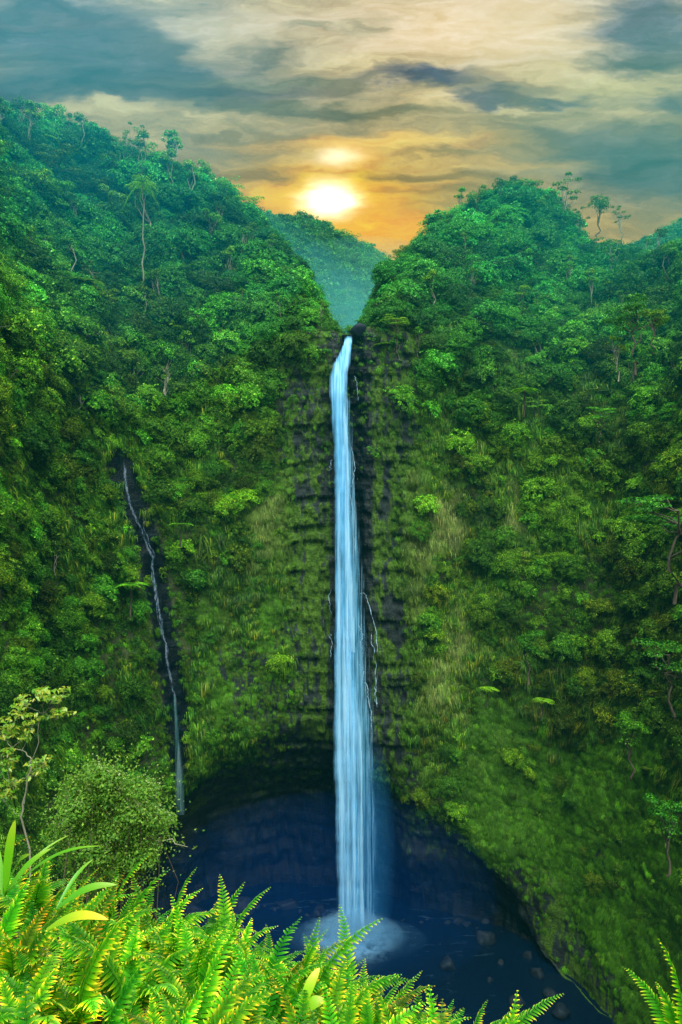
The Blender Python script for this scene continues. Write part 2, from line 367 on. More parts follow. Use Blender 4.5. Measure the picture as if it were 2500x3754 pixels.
# ------------------------------------------------------------------ falling water
def water_mat(name, col, dens_lo, dens_hi, amax, sx=2.2, sz=.05, fray=.9):
    m, nt = new_mat(name)
    pos = N(nt, 'ShaderNodeNewGeometry').outputs['Position']
    st = noise(nt, scalevec(nt, pos, (sx, sx * .4, sz)), 1., 4, .6)
    st2 = noise(nt, scalevec(nt, pos, (sx * 3, sx, sz * 3)), 1., 3, .6)
    e = N(nt, 'ShaderNodeAttribute', attribute_name='lv').outputs['Fac']
    k = M(nt, 'ADD', M(nt, 'MULTIPLY', st.outputs['Fac'], .7), M(nt, 'MULTIPLY', st2.outputs['Fac'], .3))
    st3 = noise(nt, scalevec(nt, pos, (sx * .5, sx * .3, .11)), 1., 3, .6)
    k = M(nt, 'ADD', k, M(nt, 'MULTIPLY', M(nt, 'SUBTRACT', st3.outputs['Fac'], .5), .38))
    ek = M(nt, 'ADD', e, M(nt, 'MULTIPLY', M(nt, 'SUBTRACT', st2.outputs['Fac'], .5), fray))
    a = mrange(nt, M(nt, 'ADD', k, M(nt, 'MULTIPLY', M(nt, 'SUBTRACT', ek, .5), .9)), dens_lo, dens_hi, 0, amax)
    a = M(nt, 'MULTIPLY', a, mrange(nt, ek, .12, .9), True)
    c = ramp(nt, k, [(.34, tuple(.42 * q for q in col)), (.47, col), (.60, tuple(min(.95, q * 1.12 + .12) for q in col))])
    b = N(nt, 'ShaderNodeBump', inp={'Strength': .5, 'Distance': .4, 'Height': k})
    p = N(nt, 'ShaderNodeBsdfPrincipled', inp={'Base Color': c, 'Roughness': .6, 'Specular IOR Level': .3, 'Alpha': a, 'Normal': b.outputs[0]})
    out(nt, p.outputs[0]); return m
M_fall = water_mat('falling water', (.085, .35, .64), .12, .42, 1.0, 1.1, .022)
M_strand = water_mat('white water strand', (.20, .50, .80), .42, .9, .55, 1.8, .03, 1.3)
M_veil = water_mat('spray veil', (.08, .32, .54), .42, 1.0, .7, 1.6, .03, 1.4)
M_rill = water_mat('rivulet water', (.30, .54, .74), .40, .95, .75, 3., .8, .6)
M_trick = water_mat('trickle water', (.045, .10, .17), .42, .95, .8, 3., .9, .8)
def at(p, q, y): return np.array([(p - 784) / 1570 * y, y, (1177.5 - q) / 1570 * y])
def stream_mesh(name, rows, mat, y0, thick, nz=220, nu=28, rag=.25, fade=3.):
    rows = np.array(rows, float)
    q = np.linspace(rows[0, 0], rows[-1, 0], nz)
    l = np.interp(q, rows[:, 0], rows[:, 1]); r = np.interp(q, rows[:, 0], rows[:, 2])
    yy = np.interp(q, rows[:, 0], rows[:, 3]) if rows.shape[1] > 3 else np.full(nz, y0)
    zz = (1177.5 - q) / 1570 * yy
    t = np.arange(nu) / nu * 2 * np.pi
    cx = ((l + r) / 2 - 784) / 1570 * yy; hw = (r - l) / 2 / 1570 * yy * .89
    hw = hw * (1 + .10 * fbm(zz * .35, 0, 3, 81)) + rag * .5 * fbm(zz * .9, 1, 3, 85) + rag * .5 * fbm(zz * .22, 5, 3, 82)
    xs = cx[:, None] + hw[:, None] * np.cos(t)
    ys = yy[:, None] - thick * np.sin(t) * np.clip(hw / hw.max(), .3, 1)[:, None] + .22 * fbm(xs * 1.6, t[None] * 0, zz[:, None] * .05, 83)
    v = np.stack([xs, ys, np.broadcast_to(zz[:, None], xs.shape)], -1)
    e = 1 - np.abs(np.cos(t)) ** 2.0
    lv = np.broadcast_to(e[None], xs.shape) * np.clip(np.minimum(np.arange(nz) / fade, 1), 0, 1)[:, None]
    mb = MB(); mb.add(v.reshape(-1, 3), grid_faces(nz, nu, True), lv.ravel()); return mb.mesh(name, mat)
def ribbon(mb, pts, w):
    """a flat-bellied trickle lying along the rock: five vertices across"""
    pts = np.asarray(pts, float); n = len(pts); w = np.broadcast_to(w, n)
    k = np.array([-1, -.5, 0, .5, 1.]); bulge = np.array([0, -.1, -.16, -.1, 0])
    v = np.stack([pts[:, 0:1] + k * w[:, None], pts[:, 1:2] + bulge * w[:, None] * 1.2, np.broadcast_to(pts[:, 2:3], (n, 5))], -1)
    mb.add(v.reshape(-1, 3), grid_faces(n, 5), (np.array([.1, .6, 1, .6, .1])[None] * np.clip(np.minimum(np.arange(n), n - 1 - np.arange(n)) / 5., .0, 1)[:, None]).ravel())
fall = bpy.data.objects.new('waterfall', None); COL.objects.link(fall); fall.location = (2, 147.5, -91)
tag(fall, 'tall white ribbon of water plunging from the cliff lip into the dark pool', 'waterfall')
def child(name, me, par):
    o = link(name, me); o.parent = par; o.matrix_parent_inverse = par.matrix_basis.inverted() if False else o.matrix_parent_inverse
    me.transform(__import__('mathutils').Matrix.Translation(-Vector(par.location))); return o
wallY = lambda p, q: 148.6
STREAM = [(768, 791, 814, 150.3), (775, 790, 814, 149.6), (790, 786, 813, 148.6), (811, 776, 811, 148.2), (835, 764, 809, 148), (859, 753, 806, 147.6),
          (901, 752, 803, 147.2), (950, 757, 801, 147), (1050, 763, 809, 147), (1200, 764, 812, 147), (1317, 763, 817, 147), (1485, 761, 825, 147),
          (1600, 760, 831, 147), (1700, 759, 837, 147), (1900, 762, 843, 147), (2060, 766, 845, 147), (2150, 764, 848, 147)]
child('stream', stream_mesh('stream', STREAM, M_fall, 147, 1.3), fall)
for k_, (a_, b_, q0, q1, y_) in enumerate([(.16, .44, 865, 2140, 145.9), (.52, .74, 900, 2120, 145.8), (.60, .92, 812, 1500, 146.0), (.3, .62, 1300, 2150, 145.5), (.72, .95, 1500, 2150, 145.6)]):
    SR = np.array(STREAM, float); rows = []
    for q_ in np.linspace(q0, q1, 14):
        l_, r_ = np.interp(q_, SR[:, 0], SR[:, 1]), np.interp(q_, SR[:, 0], SR[:, 2]); j_ = 1.6 * math.sin(q_ * .011 + k_ * 2)
        rows.append((q_, l_ + a_ * (r_ - l_) + j_, l_ + b_ * (r_ - l_) + j_, y_))
    child('strand', stream_mesh('strand', rows, M_strand, y_, .35, 160, 16, .12, 45.), fall)
VEIL = [(900, 758, 816, 149.3), (1100, 760, 824, 149.2), (1300, 758, 846, 149.2), (1500, 756, 860, 149), (1650, 756, 874, 148.8), (1750, 756, 882, 148.6), (1900, 758, 886, 148.4), (2050, 760, 888, 148.2), (2130, 760, 890, 148.2)]
child('spray_veil', stream_mesh('spray_veil', VEIL, M_veil, 149, .8, 160, 28, .1), fall)
def wiggle(pts, n, amp, seed, y):
    pts = np.array(pts, float); t = np.linspace(0, 1, n); k = np.linspace(0, 1, len(pts))
    p = np.interp(t, k, pts[:, 0]) + amp * fbm(t * n * .22, seed, 0, seed, 3); q = np.interp(t, k, pts[:, 1])
    return np.stack([(p - 784) / 1570 * y, np.full(n, float(y)), (1177.5 - q) / 1570 * y], -1)
def onrock(pts, off=.45):
    """push a trickle onto the sheet: nearest azimuth / height on the cliff"""
    o = np.array(pts)
    for k, (x, y, z) in enumerate(pts):
        ph = math.degrees(math.atan2(x - CX, y - CY))
        for _ in range(4):
            i = int(np.argmin(abs(PH - ph))); jj = jb + 20 + int(np.argmin(abs(Z[i, jb + 20:jr] - z)))
            yn = Y[max(i - 2, 0):i + 3, max(jj - 2, 0):jj + 3].min() - off
            x2 = x * yn / y; z2 = z * yn / y
            ph = math.degrees(math.atan2(x2 - CX, yn - CY))
        o[k] = (x2, yn, z2)
    return o
RILLS = [([(808, 1000), (812, 1080), (806, 1130), (812, 1230), (816, 1330)], .16), ([(815, 865), (820, 880), (821, 930)], .12),
         ([(818, 1365), (838, 1362), (848, 1385), (856, 1430), (868, 1480), (870, 1520)], .18), ([(850, 1440), (858, 1490), (864, 1530), (862, 1590), (866, 1640)], .2),
         ([(826, 1428), (831, 1460), (828, 1500)], .22), ([(828, 1520), (836, 1545), (832, 1580)], .2), ([(833, 1568), (843, 1572), (850, 1610), (852, 1650), (860, 1690)], .25),
         ([(870, 1545), (862, 1590), (864, 1625)], .16), ([(760, 1352), (757, 1370), (760, 1420)], .16), ([(758, 1455), (762, 1470), (759, 1520)], .18), ([(762, 1055), (759, 1085)], .2)]
for k, (pp, w) in enumerate(RILLS):
    mb = MB(); pts = onrock(wiggle(pp, 46, 5.5, 90 + k, 149.0), .5)
    pts[:, 1] = np.minimum(gsm(pts[:, 1], 2), 149.4)
    ribbon(mb, pts, .72 * w * (1 + .7 * fbm(np.arange(46) * .3, k, 0, 7)))
    child('rivulet', mb.mesh('rivulet', M_rill), fall)
# the thin side cascade
casc = bpy.data.objects.new('cascade', None); COL.objects.link(casc)
c0 = at(410, 1850, 136); casc.location = c0
tag(casc, 'thin cascade trickling down the dark streak of rock in the leafy wall', 'waterfall')
def cas(pp, w, seed, amp=5, n=120):
    mb = MB(); pts = onrock(wiggle(pp, n, amp, seed, 140.0), .6)
    pts[:, 1] = gsm(pts[:, 1], 5)
    ribbon(mb, pts, w * (1 + .6 * fbm(np.arange(n) * .25, seed, 0, 9))); child('trickle', mb.mesh('trickle', M_trick), casc)
cas([(286, 1050), (291, 1110), (300, 1160), (316, 1195), (334, 1235), (348, 1280), (354, 1330), (362, 1400), (374, 1450), (384, 1510), (398, 1580), (402, 1640)], .5, 201)
cas([(322, 1180), (338, 1240), (352, 1270), (351, 1330), (364, 1410)], .22, 202, 6, 60)
cas([(345, 1290), (358, 1340), (358, 1400), (378, 1470), (390, 1520)], .2, 203, 6, 60)
VE2 = [(1590, 396, 404, 137.5), (1650, 396, 412, 137), (1720, 397, 420, 136.5), (1800, 398, 428, 136), (1870, 398, 434, 136)]
M_veil2 = water_mat('thin spray', (.05, .17, .20), .5, 1.1, .32, 1.0, .03)
child('spray_veil', stream_mesh('spray_veil', VE2, M_veil2, 136, .8, 60, 20, .05), casc)

# ------------------------------------------------------------------ volumes: air and spray
def vol_mat(name, col, dens, aniso=0.):
    m, nt = new_mat(name)
    p = N(nt, 'ShaderNodeVolumePrincipled', inp={'Color': (*col, 1), 'Density': dens, 'Anisotropy': aniso})
    out(nt, p.outputs[0], True); return m
def boxmesh(lo, hi):
    lo, hi = np.array(lo, float), np.array(hi, float)
    v = np.array([[(lo, hi)[i][0], (lo, hi)[j][1], (lo, hi)[k][2]] for k in (0, 1) for j in (0, 1) for i in (0, 1)])
    return v, np.array([[0, 2, 3, 1], [4, 5, 7, 6], [0, 1, 5, 4], [2, 6, 7, 3], [0, 4, 6, 2], [1, 3, 7, 5]])
v, f = boxmesh((-430, -9, -98.5), (430, 615, 248))
link('haze', make_mesh('haze', v, f, vol_mat('haze air', (.012, .15, .19), .00045, .2), smooth=False), kind='stuff')
def ellipsoid(name, c, r, col, dens):
    t = np.linspace(0, np.pi, 22); a = np.linspace(0, 2 * np.pi, 37)[:-1]
    v = np.stack([np.sin(t)[:, None] * np.cos(a), np.sin(t)[:, None] * np.sin(a), np.cos(t)[:, None] + 0 * a], -1) * np.array(r) + np.array(c)
    return link(name, make_mesh(name, v.reshape(-1, 3), grid_faces(22, 36, True)[:, ::-1], vol_mat(name, col, dens)), kind='stuff')
ellipsoid('spray_mist', (-3, 143, -80), (36, 20, 20), (.0, .10, .72), .0030)
for k in range(9):
    q = k / 8
    ellipsoid('spray_mist', (2.6 + 1.2 * math.sin(k * 2.1), 144.6 + 1.0 * q, -90.6 + 1.0 * q), (16 - 12.5 * q, 7.5 - 5.3 * q, 2.6 + 3.4 * q), (.16 + .2 * q, .54 + .16 * q, .97), .007 + .10 * q * q)
for k in range(4):
    ellipsoid('valley_mist', (-66 - 6 * k, 400, 92), (88 - 8 * k, 60 - 8 * k, 84 - 10 * k), (.06, .52, .60), .0022)
for k in range(4):
    ellipsoid('valley_mist', (8, 330, 52), (80 - 4 * k, 120 - 8 * k, 66 - 13 * k), (.12, .55, .60), .0016)
for k in range(4):
    ellipsoid('hill_mist', (-60, 128, 82 + 3 * k), (66 - 9 * k, 42 - 5 * k, 66 - 11 * k), (.0, .40, .60), .0009)
    ellipsoid('hill_mist', (66, 138, 64 + 2 * k), (58 - 8 * k, 40 - 5 * k, 52 - 9 * k), (.0, .40, .46), .00075)
for k in range(5):
    ellipsoid('spray_mist', (7.0 - .25 * k, 146.8, -73 - 1.5 * k), (4.8 - .85 * k, 2.6 - .45 * k, 24 - 1.5 * k), (.05, .36, .8), .022)

# ------------------------------------------------------------------ leaf clump prototypes for the ground cover (never linked to the scene on their own)
def collection(name, meshes):
    c = bpy.data.collections.new(name)
    for k, me in enumerate(meshes):
        c.objects.link(bpy.data.objects.new('%s_%02d' % (name, k), me))
    return c
def clump(seed, nblob, nleaf, size, spread=.75, flat=.8, aspect=.55, mat=None):
    r = np.random.default_rng(seed); mb = MB()
    for k in range(nblob):
        c = np.array([r.normal(0, spread * .55), r.normal(0, spread * .55), r.uniform(.05, .55)])
        blob_leaves(mb, c, r.uniform(.3, .6), nleaf // nblob, size, r, flat, aspect)
    return mb.mesh('leaf_clump', mat or M_under)
def hang(seed, n, mat):
    r = np.random.default_rng(seed); mb = MB()
    for k in range(n):                       # blades arching out of the wall (local +Z is outward) and hanging
        x0, y0 = r.normal(0, .5), r.normal(0, .35); L = r.uniform(.7, 1.5); o = r.uniform(.15, .55); w = r.uniform(.025, .05)
        t = np.linspace(0, 1, 5); lean = r.normal(0, .22)
        pts = np.stack([x0 + lean * t, y0 - L * t ** 1.7, o * np.sin(t * 2.2)], -1)
        ww = w * np.array([.8, 1, .9, .6, .05])
        v = np.concatenate([pts - [1, 0, 0] * ww[:, None], pts + [1, 0, 0] * ww[:, None]])
        mb.add(v, [[i, i + 1, i + 6, i + 5] for i in range(4)], np.clip(r.normal(.5, .25), 0, 1))
    return mb.mesh('grass_clump', mat)
PC_bush = collection('leaf_clump', [clump(s, 6, 260, .15 + .02 * (s % 3)) for s in range(5)] + [clump(20 + s, 5, 150, .24, aspect=.7) for s in range(3)]
    + [clump(30 + s, 7, 420, .10, 1.0) for s in range(2)] + [clump(40 + s, 6, 200, .17, 1.3, .22, .45) for s in range(3)])
PC_grass = collection('grass_clump', [hang(40 + s, 70, M_grassy) for s in range(4)])

def gn_scatter(name, pts, rot, scl, idx, col, coll):
    me = bpy.data.meshes.new(name); n = len(pts)
    me.vertices.add(n); me.vertices.foreach_set('co', np.ascontiguousarray(pts, np.float32).ravel())
    me.attributes.new('rot', 'FLOAT_VECTOR', 'POINT').data.foreach_set('vector', np.ascontiguousarray(rot, np.float32).ravel())
    me.attributes.new('scl', 'FLOAT', 'POINT').data.foreach_set('value', np.asarray(scl, np.float32))
    me.attributes.new('idx', 'INT', 'POINT').data.foreach_set('value', np.asarray(idx, np.int32))
    c4 = np.concatenate([col, np.ones((n, 1))], 1).astype(np.float32)
    me.attributes.new('col', 'FLOAT_COLOR', 'POINT').data.foreach_set('color', c4.ravel())
    o = link(name, me, kind='stuff')
    ng = bpy.data.node_groups.new(name, 'GeometryNodeTree')
    ng.interface.new_socket('Geometry', in_out='INPUT', socket_type='NodeSocketGeometry')
    ng.interface.new_socket('Geometry', in_out='OUTPUT', socket_type='NodeSocketGeometry')
    gi, go = ng.nodes.new('NodeGroupInput'), ng.nodes.new('NodeGroupOutput')
    ci = ng.nodes.new('GeometryNodeCollectionInfo'); ci.inputs['Collection'].default_value = coll
    ci.inputs['Separate Children'].default_value = True; ci.inputs['Reset Children'].default_value = True
    io = ng.nodes.new('GeometryNodeInstanceOnPoints'); io.inputs['Pick Instance'].default_value = True
    L = ng.links.new
    def na(nm, ty):
        a = ng.nodes.new('GeometryNodeInputNamedAttribute'); a.data_type = ty; a.inputs['Name'].default_value = nm; return a.outputs['Attribute']
    er = ng.nodes.new('FunctionNodeEulerToRotation'); L(na('rot', 'FLOAT_VECTOR'), er.inputs[0])
    m2p = ng.nodes.new('GeometryNodeMeshToPoints'); L(gi.outputs[0], m2p.inputs[0])
    L(m2p.outputs[0], io.inputs['Points']); L(ci.outputs[0], io.inputs['Instance']); L(na('idx', 'INT'), io.inputs['Instance Index'])
    L(er.outputs[0], io.inputs['Rotation']); L(na('scl', 'FLOAT'), io.inputs['Scale']); L(io.outputs[0], go.inputs[0])
    md = o.modifiers.new('scatter', 'NODES'); md.node_group = ng
    return o
def euler_for(nrm, r, up=0.35):
    """clump +Z along the wall's outward normal (bent upward), +Y up the slope, as XYZ euler"""
    d = unit(nrm + np.array([0, 0, up]))
    rot = np.zeros((len(d), 3))
    for k, n_ in enumerate(d):
        z = Vector(n_); x = Vector((0, 0, 1)).cross(z)
        if x.length < 1e-3: x = Vector((1, 0, 0))
        x.normalize(); y = z.cross(x)
        m3 = __import__('mathutils').Matrix((x, y, z)).transposed()
        rot[k] = m3.to_euler()
    return rot
def pick(w, n, r):
    c = np.cumsum(w.ravel()); k = np.searchsorted(c, r.random(n) * c[-1])
    i, j = np.unravel_index(np.clip(k, 0, w.size - 1), w.shape); return i, j
TINTS = np.array([(1, 1, 1), (.75, 1.0, 1.15), (1.5, 1.15, .7), (.62, .85, 1.25), (1.7, 1.15, .9), (.8, .75, .8), (1.15, 1.3, .8)])
TW = np.array([.26, .20, .15, .14, .09, .08, .08])
def tints(n, r, x, y, z, patch=.045):
    """plant colour: patches of one species plus plant to plant change"""
    u = (vnoise(x * patch, y * patch, z * patch, 300) * 1.6 + r.normal(0, .22, n)) % 1.0
    k = np.searchsorted(np.cumsum(TW) / TW.sum(), u); c = TINTS[np.clip(k, 0, 6)]
    big = np.exp(1.1 * fbm(np.asarray(x) * .07, np.asarray(y) * .07, np.asarray(z) * .07, 310, 3))
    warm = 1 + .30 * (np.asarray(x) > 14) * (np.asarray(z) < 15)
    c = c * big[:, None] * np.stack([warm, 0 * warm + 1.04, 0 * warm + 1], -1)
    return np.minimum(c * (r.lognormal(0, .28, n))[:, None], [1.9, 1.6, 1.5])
inview = (np.abs(X) < .5 * Y * 1.12 + 4) & (Y > 60) & (SS < 7.25)
r = np.random.default_rng(11)
w = area * dens * inview * (SS > 1.1) * (1 - .5 * pale)
open_ = np.clip(mossL + grassR + pale, 0, 1)
def shrubs(n, w, r):
    i, j = pick(w * (1 - .55 * open_), n, r)
    z_ = Z[i, j]; R0 = r.lognormal(-.1, .55, n).clip(.3, 2.4) * np.interp(z_, [-90, -40, 20, 60], [.8, 1.1, 1.5, 2.2]) * np.where(open_[i, j] > .5, r.choice([.35, .55, .9], n), 1) * (1 - .65 * river2[i, j])
    R0 = R0 * (1 - .55 * (np.exp(-((PHI - trphi) / 6.) ** 2) * box(Z, -56, 14, 4))[i, j])
    t = tints(n, r, X[i, j], Y[i, j], z_) * r.lognormal(.05, .4, n).clip(.3, 1.7)[:, None]
    k = np.clip((8 * R0 ** 1.2).astype(int), 4, 34); rep_ = np.repeat(np.arange(n), k); m_ = len(rep_)
    out_ = unit(NR[i, j] * np.array([1, 1, .6]) + [0, 0, .55])
    d = unit(out_[rep_] * 1.0 + r.normal(0, .75, (m_, 3))); bad = (d * out_[rep_]).sum(1) < 0; d[bad] *= -1
    q = P[i, j][rep_] + d * (R0[rep_] * r.uniform(.55, 1.0, m_))[:, None] * np.array([1, 1, .85])
    sc = R0[rep_] * r.uniform(.30, .66, m_) * np.interp(R0[rep_], [1, 4], [1.15, .8])
    return q, unit(d + [0, 0, .5]), sc, t[rep_] * r.lognormal(0, .12, m_)[:, None], z_[rep_]
q1, n1, s1, c1, z1 = shrubs(5600, w, r)
i, j = pick(w, 15000, r)
s2 = r.lognormal(0, .3, len(i)) * np.interp(Z[i, j], [-90, -40, 20, 60], [.55, .8, 1.0, 1.3]) * np.where(open_[i, j] > .5, .55, 1)
c2 = tints(len(i), r, X[i, j], Y[i, j], Z[i, j]) * .75
pts = np.concatenate([q1, P[i, j] + r.normal(0, .25, (len(i), 3))]); gN = np.concatenate([n1, NR[i, j] + [0, 0, .5]])
sc = np.concatenate([s1, s2]); c = np.concatenate([c1, c2]); zz_ = np.concatenate([z1, Z[i, j]])
c = c * (1 - sstep(10, 70, zz_)[:, None] * np.array([.72, .16, -1.6]))  # haze of the upper slopes painted into the leaf colour, bluer with height
rt = euler_for(gN, r, 0.1)
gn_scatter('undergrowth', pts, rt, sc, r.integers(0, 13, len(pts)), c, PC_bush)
w = area * inview * (SS > 1.5) * (pale * 1.0 + .22 * np.clip(mossL + grassR, 0, 1) * (1 - .85 * rock) + .07 * (1 - rock) * (SS < 5.3) + .03 * core * sstep(0, 30, Z)) * (1 - cave)
i, j = pick(w, 30000, r)
c = np.ones((len(i), 3)) * r.lognormal(0, .3, len(i))[:, None]
pg = pale[i, j][:, None]
c = c * (pg * np.array([1.0, .98, .72]) + (1 - pg) * np.array([.34, .74, .07]))
gn_scatter('hanging_grass', P[i, j], euler_for(NR[i, j], r, .1), r.lognormal(0, .3, len(i)) * (.45 + .5 * pg[:, 0]), r.integers(0, 4, len(i)), c, PC_grass)
PC_vine = collection('vine_clump', [hang(60 + s, 46, M_under) for s in range(3)])
w = area * inview * (SS > 2.7) * (SS < 6.6) * (1 - rock) * (1 - grassR) * sstep(-.1, .3, fbm(X * .09, Y * .09, Z * .05, 57))
i, j = pick(w, 12000, r)
gn_scatter('hanging_vines', P[i, j] + NR[i, j] * .5, euler_for(NR[i, j], r, .0), r.lognormal(-.2, .35, len(i)), r.integers(0, 3, len(i)),
           tints(len(i), r, X[i, j], Y[i, j], Z[i, j]) * np.array([.75, .72, .8]), PC_vine)
# far wood on the distant hill
dF = np.linalg.norm(np.cross(np.gradient(PF, axis=0), np.gradient(PF, axis=1)), axis=-1)
w = dF * (FZ > 40) * (FY < 512) * (FY > 350) * (np.abs(FX) < .5 * FY + 20) * (((FX > -125) & (FX < 95)) | (FX > 190)) * (FZ > 75)
i, j = pick(w, 4500, r)
c = tints(len(i), r, FX[i, j], FY[i, j], FZ[i, j]) * np.array([.5, .8, 2.2])  # distance haze put into the leaf tint
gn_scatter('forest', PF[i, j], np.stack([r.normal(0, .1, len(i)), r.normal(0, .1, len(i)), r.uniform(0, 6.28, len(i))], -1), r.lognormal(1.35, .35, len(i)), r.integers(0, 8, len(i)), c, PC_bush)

# ------------------------------------------------------------------ trees
def limb_path(r, a, b, n=5, wob=.12):
    t = np.linspace(0, 1, n)[:, None]; p = a * (1 - t) + b * t
    L = np.linalg.norm(b - a); p[1:-1] += r.normal(0, wob * L * .3, (n - 2, 3)); return p
def tree_proto(kind, seed):
    """returns (trunk mesh, crown mesh), about 10 m tall"""
    r = np.random.default_rng(seed); tb, cb = MB(), MB()
    if kind in ('round', 'layered', 'airy', 'slim'):
        H = {'round': 6.0, 'layered': 7.4, 'airy': 7.0, 'slim': 9.0}[kind]
        top = np.array([r.normal(0, .5), r.normal(0, .5), H])
        tr = limb_path(r, np.array([0, 0, -2.5]), top, 9, .15)
        tube(tb, tr, np.linspace(.22, .07, 9) * (.7 if kind == 'slim' else 1), 7)
        nb = {'round': 13, 'layered': 11, 'airy': 13, 'slim': 6}[kind]
        for k in range(nb):
            a = r.uniform(0, 6.28) if k else 0
            st = tr[r.integers(4, 9)]
            if kind == 'round': e = np.array([math.cos(a) * r.uniform(.6, 2.6), math.sin(a) * r.uniform(.6, 2.6), r.uniform(4.2, 8.8)]); rad, n, fl, sz = r.uniform(1.0, 1.7), 150, .75, .36
            elif kind == 'layered': e = np.array([math.cos(a) * r.uniform(.8, 4.3), math.sin(a) * r.uniform(.8, 4.3), r.choice([6.2, 7.6, 8.8]) + r.normal(0, .3)]); rad, n, fl, sz = r.uniform(1.3, 2.1), 170, .22, .33
            elif kind == 'airy': e = np.array([math.cos(a) * r.uniform(.5, 3.0), math.sin(a) * r.uniform(.5, 3.0), r.uniform(4.6, 9.8)]); rad, n, fl, sz = r.uniform(.55, 1.0), 80, .6, .30
            else: e = np.array([math.cos(a) * r.uniform(.2, 1.3), math.sin(a) * r.uniform(.2, 1.3), r.uniform(8, 10.3)]); rad, n, fl, sz = r.uniform(.7, 1.2), 110, .7, .32
            if kind in ('airy', 'layered', 'round', 'slim'):
                tube(tb, limb_path(r, st, e, 5), np.linspace(.08, .025, 5), 5)
            blob_leaves(cb, e, rad, n, sz, r, fl)
    elif kind == 'palm':
        tr = limb_path(r, np.array([0, 0, -2.]), np.array([.5, 0, 9.]), 10, .06); tube(tb, tr, np.linspace(.15, .09, 10), 7)
        for k in range(17):
            a = k * 2.4; up = r.uniform(-.2, 1.2)
            t = np.linspace(0, 1, 9); L = r.uniform(2.6, 3.3)
            f = L * t * math.cos(up * .6); z = L * (t * math.sin(up) * .8 - t ** 2 * (.45 + .3 * (1.2 - up)))
            rach = tr[-1] + np.stack([f * math.cos(a), f * math.sin(a), z], -1)
            tube(cb, rach, np.linspace(.04, .01, 9), 4, .5)
            sd = np.array([-math.sin(a), math.cos(a), 0])
            for q in np.linspace(.12, 1, 24):
                b0 = np.array([np.interp(q, t, rach[:, c]) for c in range(3)]); fw = np.array([math.cos(a), math.sin(a), 0])
                for s in (-1, 1):
                    ll = .75 * math.sin(math.pi * (.15 + .8 * q)); tip = b0 + sd * s * ll * .8 + fw * ll * .45 - [0, 0, ll * .45]
                    md = (b0 + tip) / 2 + [0, 0, .06]
                    cb.add([b0 - fw * .03, b0 + fw * .03, md + fw * .05, md - fw * .05, tip], [[0, 1, 2, 3], [3, 2, 4, 4]], r.uniform(.3, .9)) if False else cb.add(
                        [b0 - fw * .03, b0 + fw * .03, tip + fw * .01, tip - fw * .01], [[0, 1, 2, 3]], r.uniform(.3, .9))
    elif kind == 'treefern':
        tr = limb_path(r, np.array([0, 0, -1.5]), np.array([.2, 0, 3.2]), 6, .06); tube(tb, tr, np.linspace(.16, .12, 6), 7)
        for k in range(14):
            a = k * 2.4 + r.normal(0, .2); t = np.linspace(0, 1, 8); L = r.uniform(2.4, 3.0)
            rach = tr[-1] + np.stack([L * t * math.cos(a) * .95, L * t * math.sin(a) * .95, L * (.38 * t - .5 * t ** 2.2)], -1)
            sd = np.array([-math.sin(a), math.cos(a), 0]); fw = np.array([math.cos(a), math.sin(a), 0])
            for q in np.linspace(.12, 1, 20):
                b0 = np.array([np.interp(q, t, rach[:, c]) for c in range(3)])
                for s in (-1, 1):
                    ll = .85 * math.sin(math.pi * (.12 + .83 * q)); tip = b0 + sd * s * ll + fw * ll * .3 - [0, 0, ll * .15]; md = b0 * .5 + tip * .5
                    cb.add([b0, md + fw * .09, tip, md - fw * .09], [[0, 1, 2, 3]], r.uniform(.3, 1))
    elif kind == 'bare':
        for k in range(4):
            b = np.array([r.normal(0, .04), r.normal(0, .04), -1.]); tp = b + [r.normal(0, 1.), r.normal(0, 1.), r.uniform(6, 9.5)]
            tr = limb_path(r, b, tp, 8, .15); tube(tb, tr, np.linspace(.13, .03, 8), 6)
            for q in range(4):
                s_ = tr[r.integers(3, 7)]; e = s_ + [r.normal(0, 1.0), r.normal(0, 1.0), r.uniform(.8, 2)]
                tube(tb, limb_path(r, s_, e, 4), np.linspace(.05, .015, 4), 5)
                if q == 0: blob_leaves(cb, e, .5, 40, .28, r, .6)
    return tb.mesh('trunk', M_bark if kind in ('bare', 'slim', 'airy', 'palm') else M_darkbark), cb.mesh('crown', M_tree)
PROTO = {k: [tree_proto(k, 500 + 37 * q + 7 * len(k)) for q in range(n)] for k, n in
         (('round', 4), ('layered', 3), ('airy', 3), ('slim', 3), ('palm', 1), ('treefern', 2), ('bare', 2))}
KNAME = {'round': 'broadleaf_tree', 'layered': 'umbrella_tree', 'airy': 'airy_tree', 'slim': 'slender_tree', 'palm': 'palm_tree', 'treefern': 'tree_fern', 'bare': 'bare_tree'}
def plant_tree(kind, pos, h, label, group=None, tint=(1, 1, 1), r=rng, width=1.0, variant=None):
    pr = PROTO[kind]; tm, cm = pr[int(r.integers(len(pr))) if variant is None else variant]
    e = bpy.data.objects.new(KNAME[kind], None); COL.objects.link(e); e.empty_display_size = .5
    s = h / (10 if kind not in ('treefern',) else 4.2)
    e.location = pos; e.scale = (s * width, s * width, s); e.rotation_euler = (r.normal(0, .07), r.normal(0, .07), r.uniform(0, 6.28))
    tag(e, label, 'tree', group)
    for nm, me in (('trunk', tm), ('crown', cm)):
        o = link(nm, me, e); o.color = (*tint, 1)
    return e
def ground_z(x, y):
    """height of the gorge sheet above the rim at x, y"""
    ph = math.degrees(math.atan2(x - CX, y - CY)); rr_ = math.hypot(x - CX, y - CY)
    i = int(np.argmin(abs(PH - ph))); jj = jr + int(np.argmin(abs(np.hypot(X[i, jr:] - CX, Y[i, jr:] - CY) - rr_)))
    return Z[i, jj]
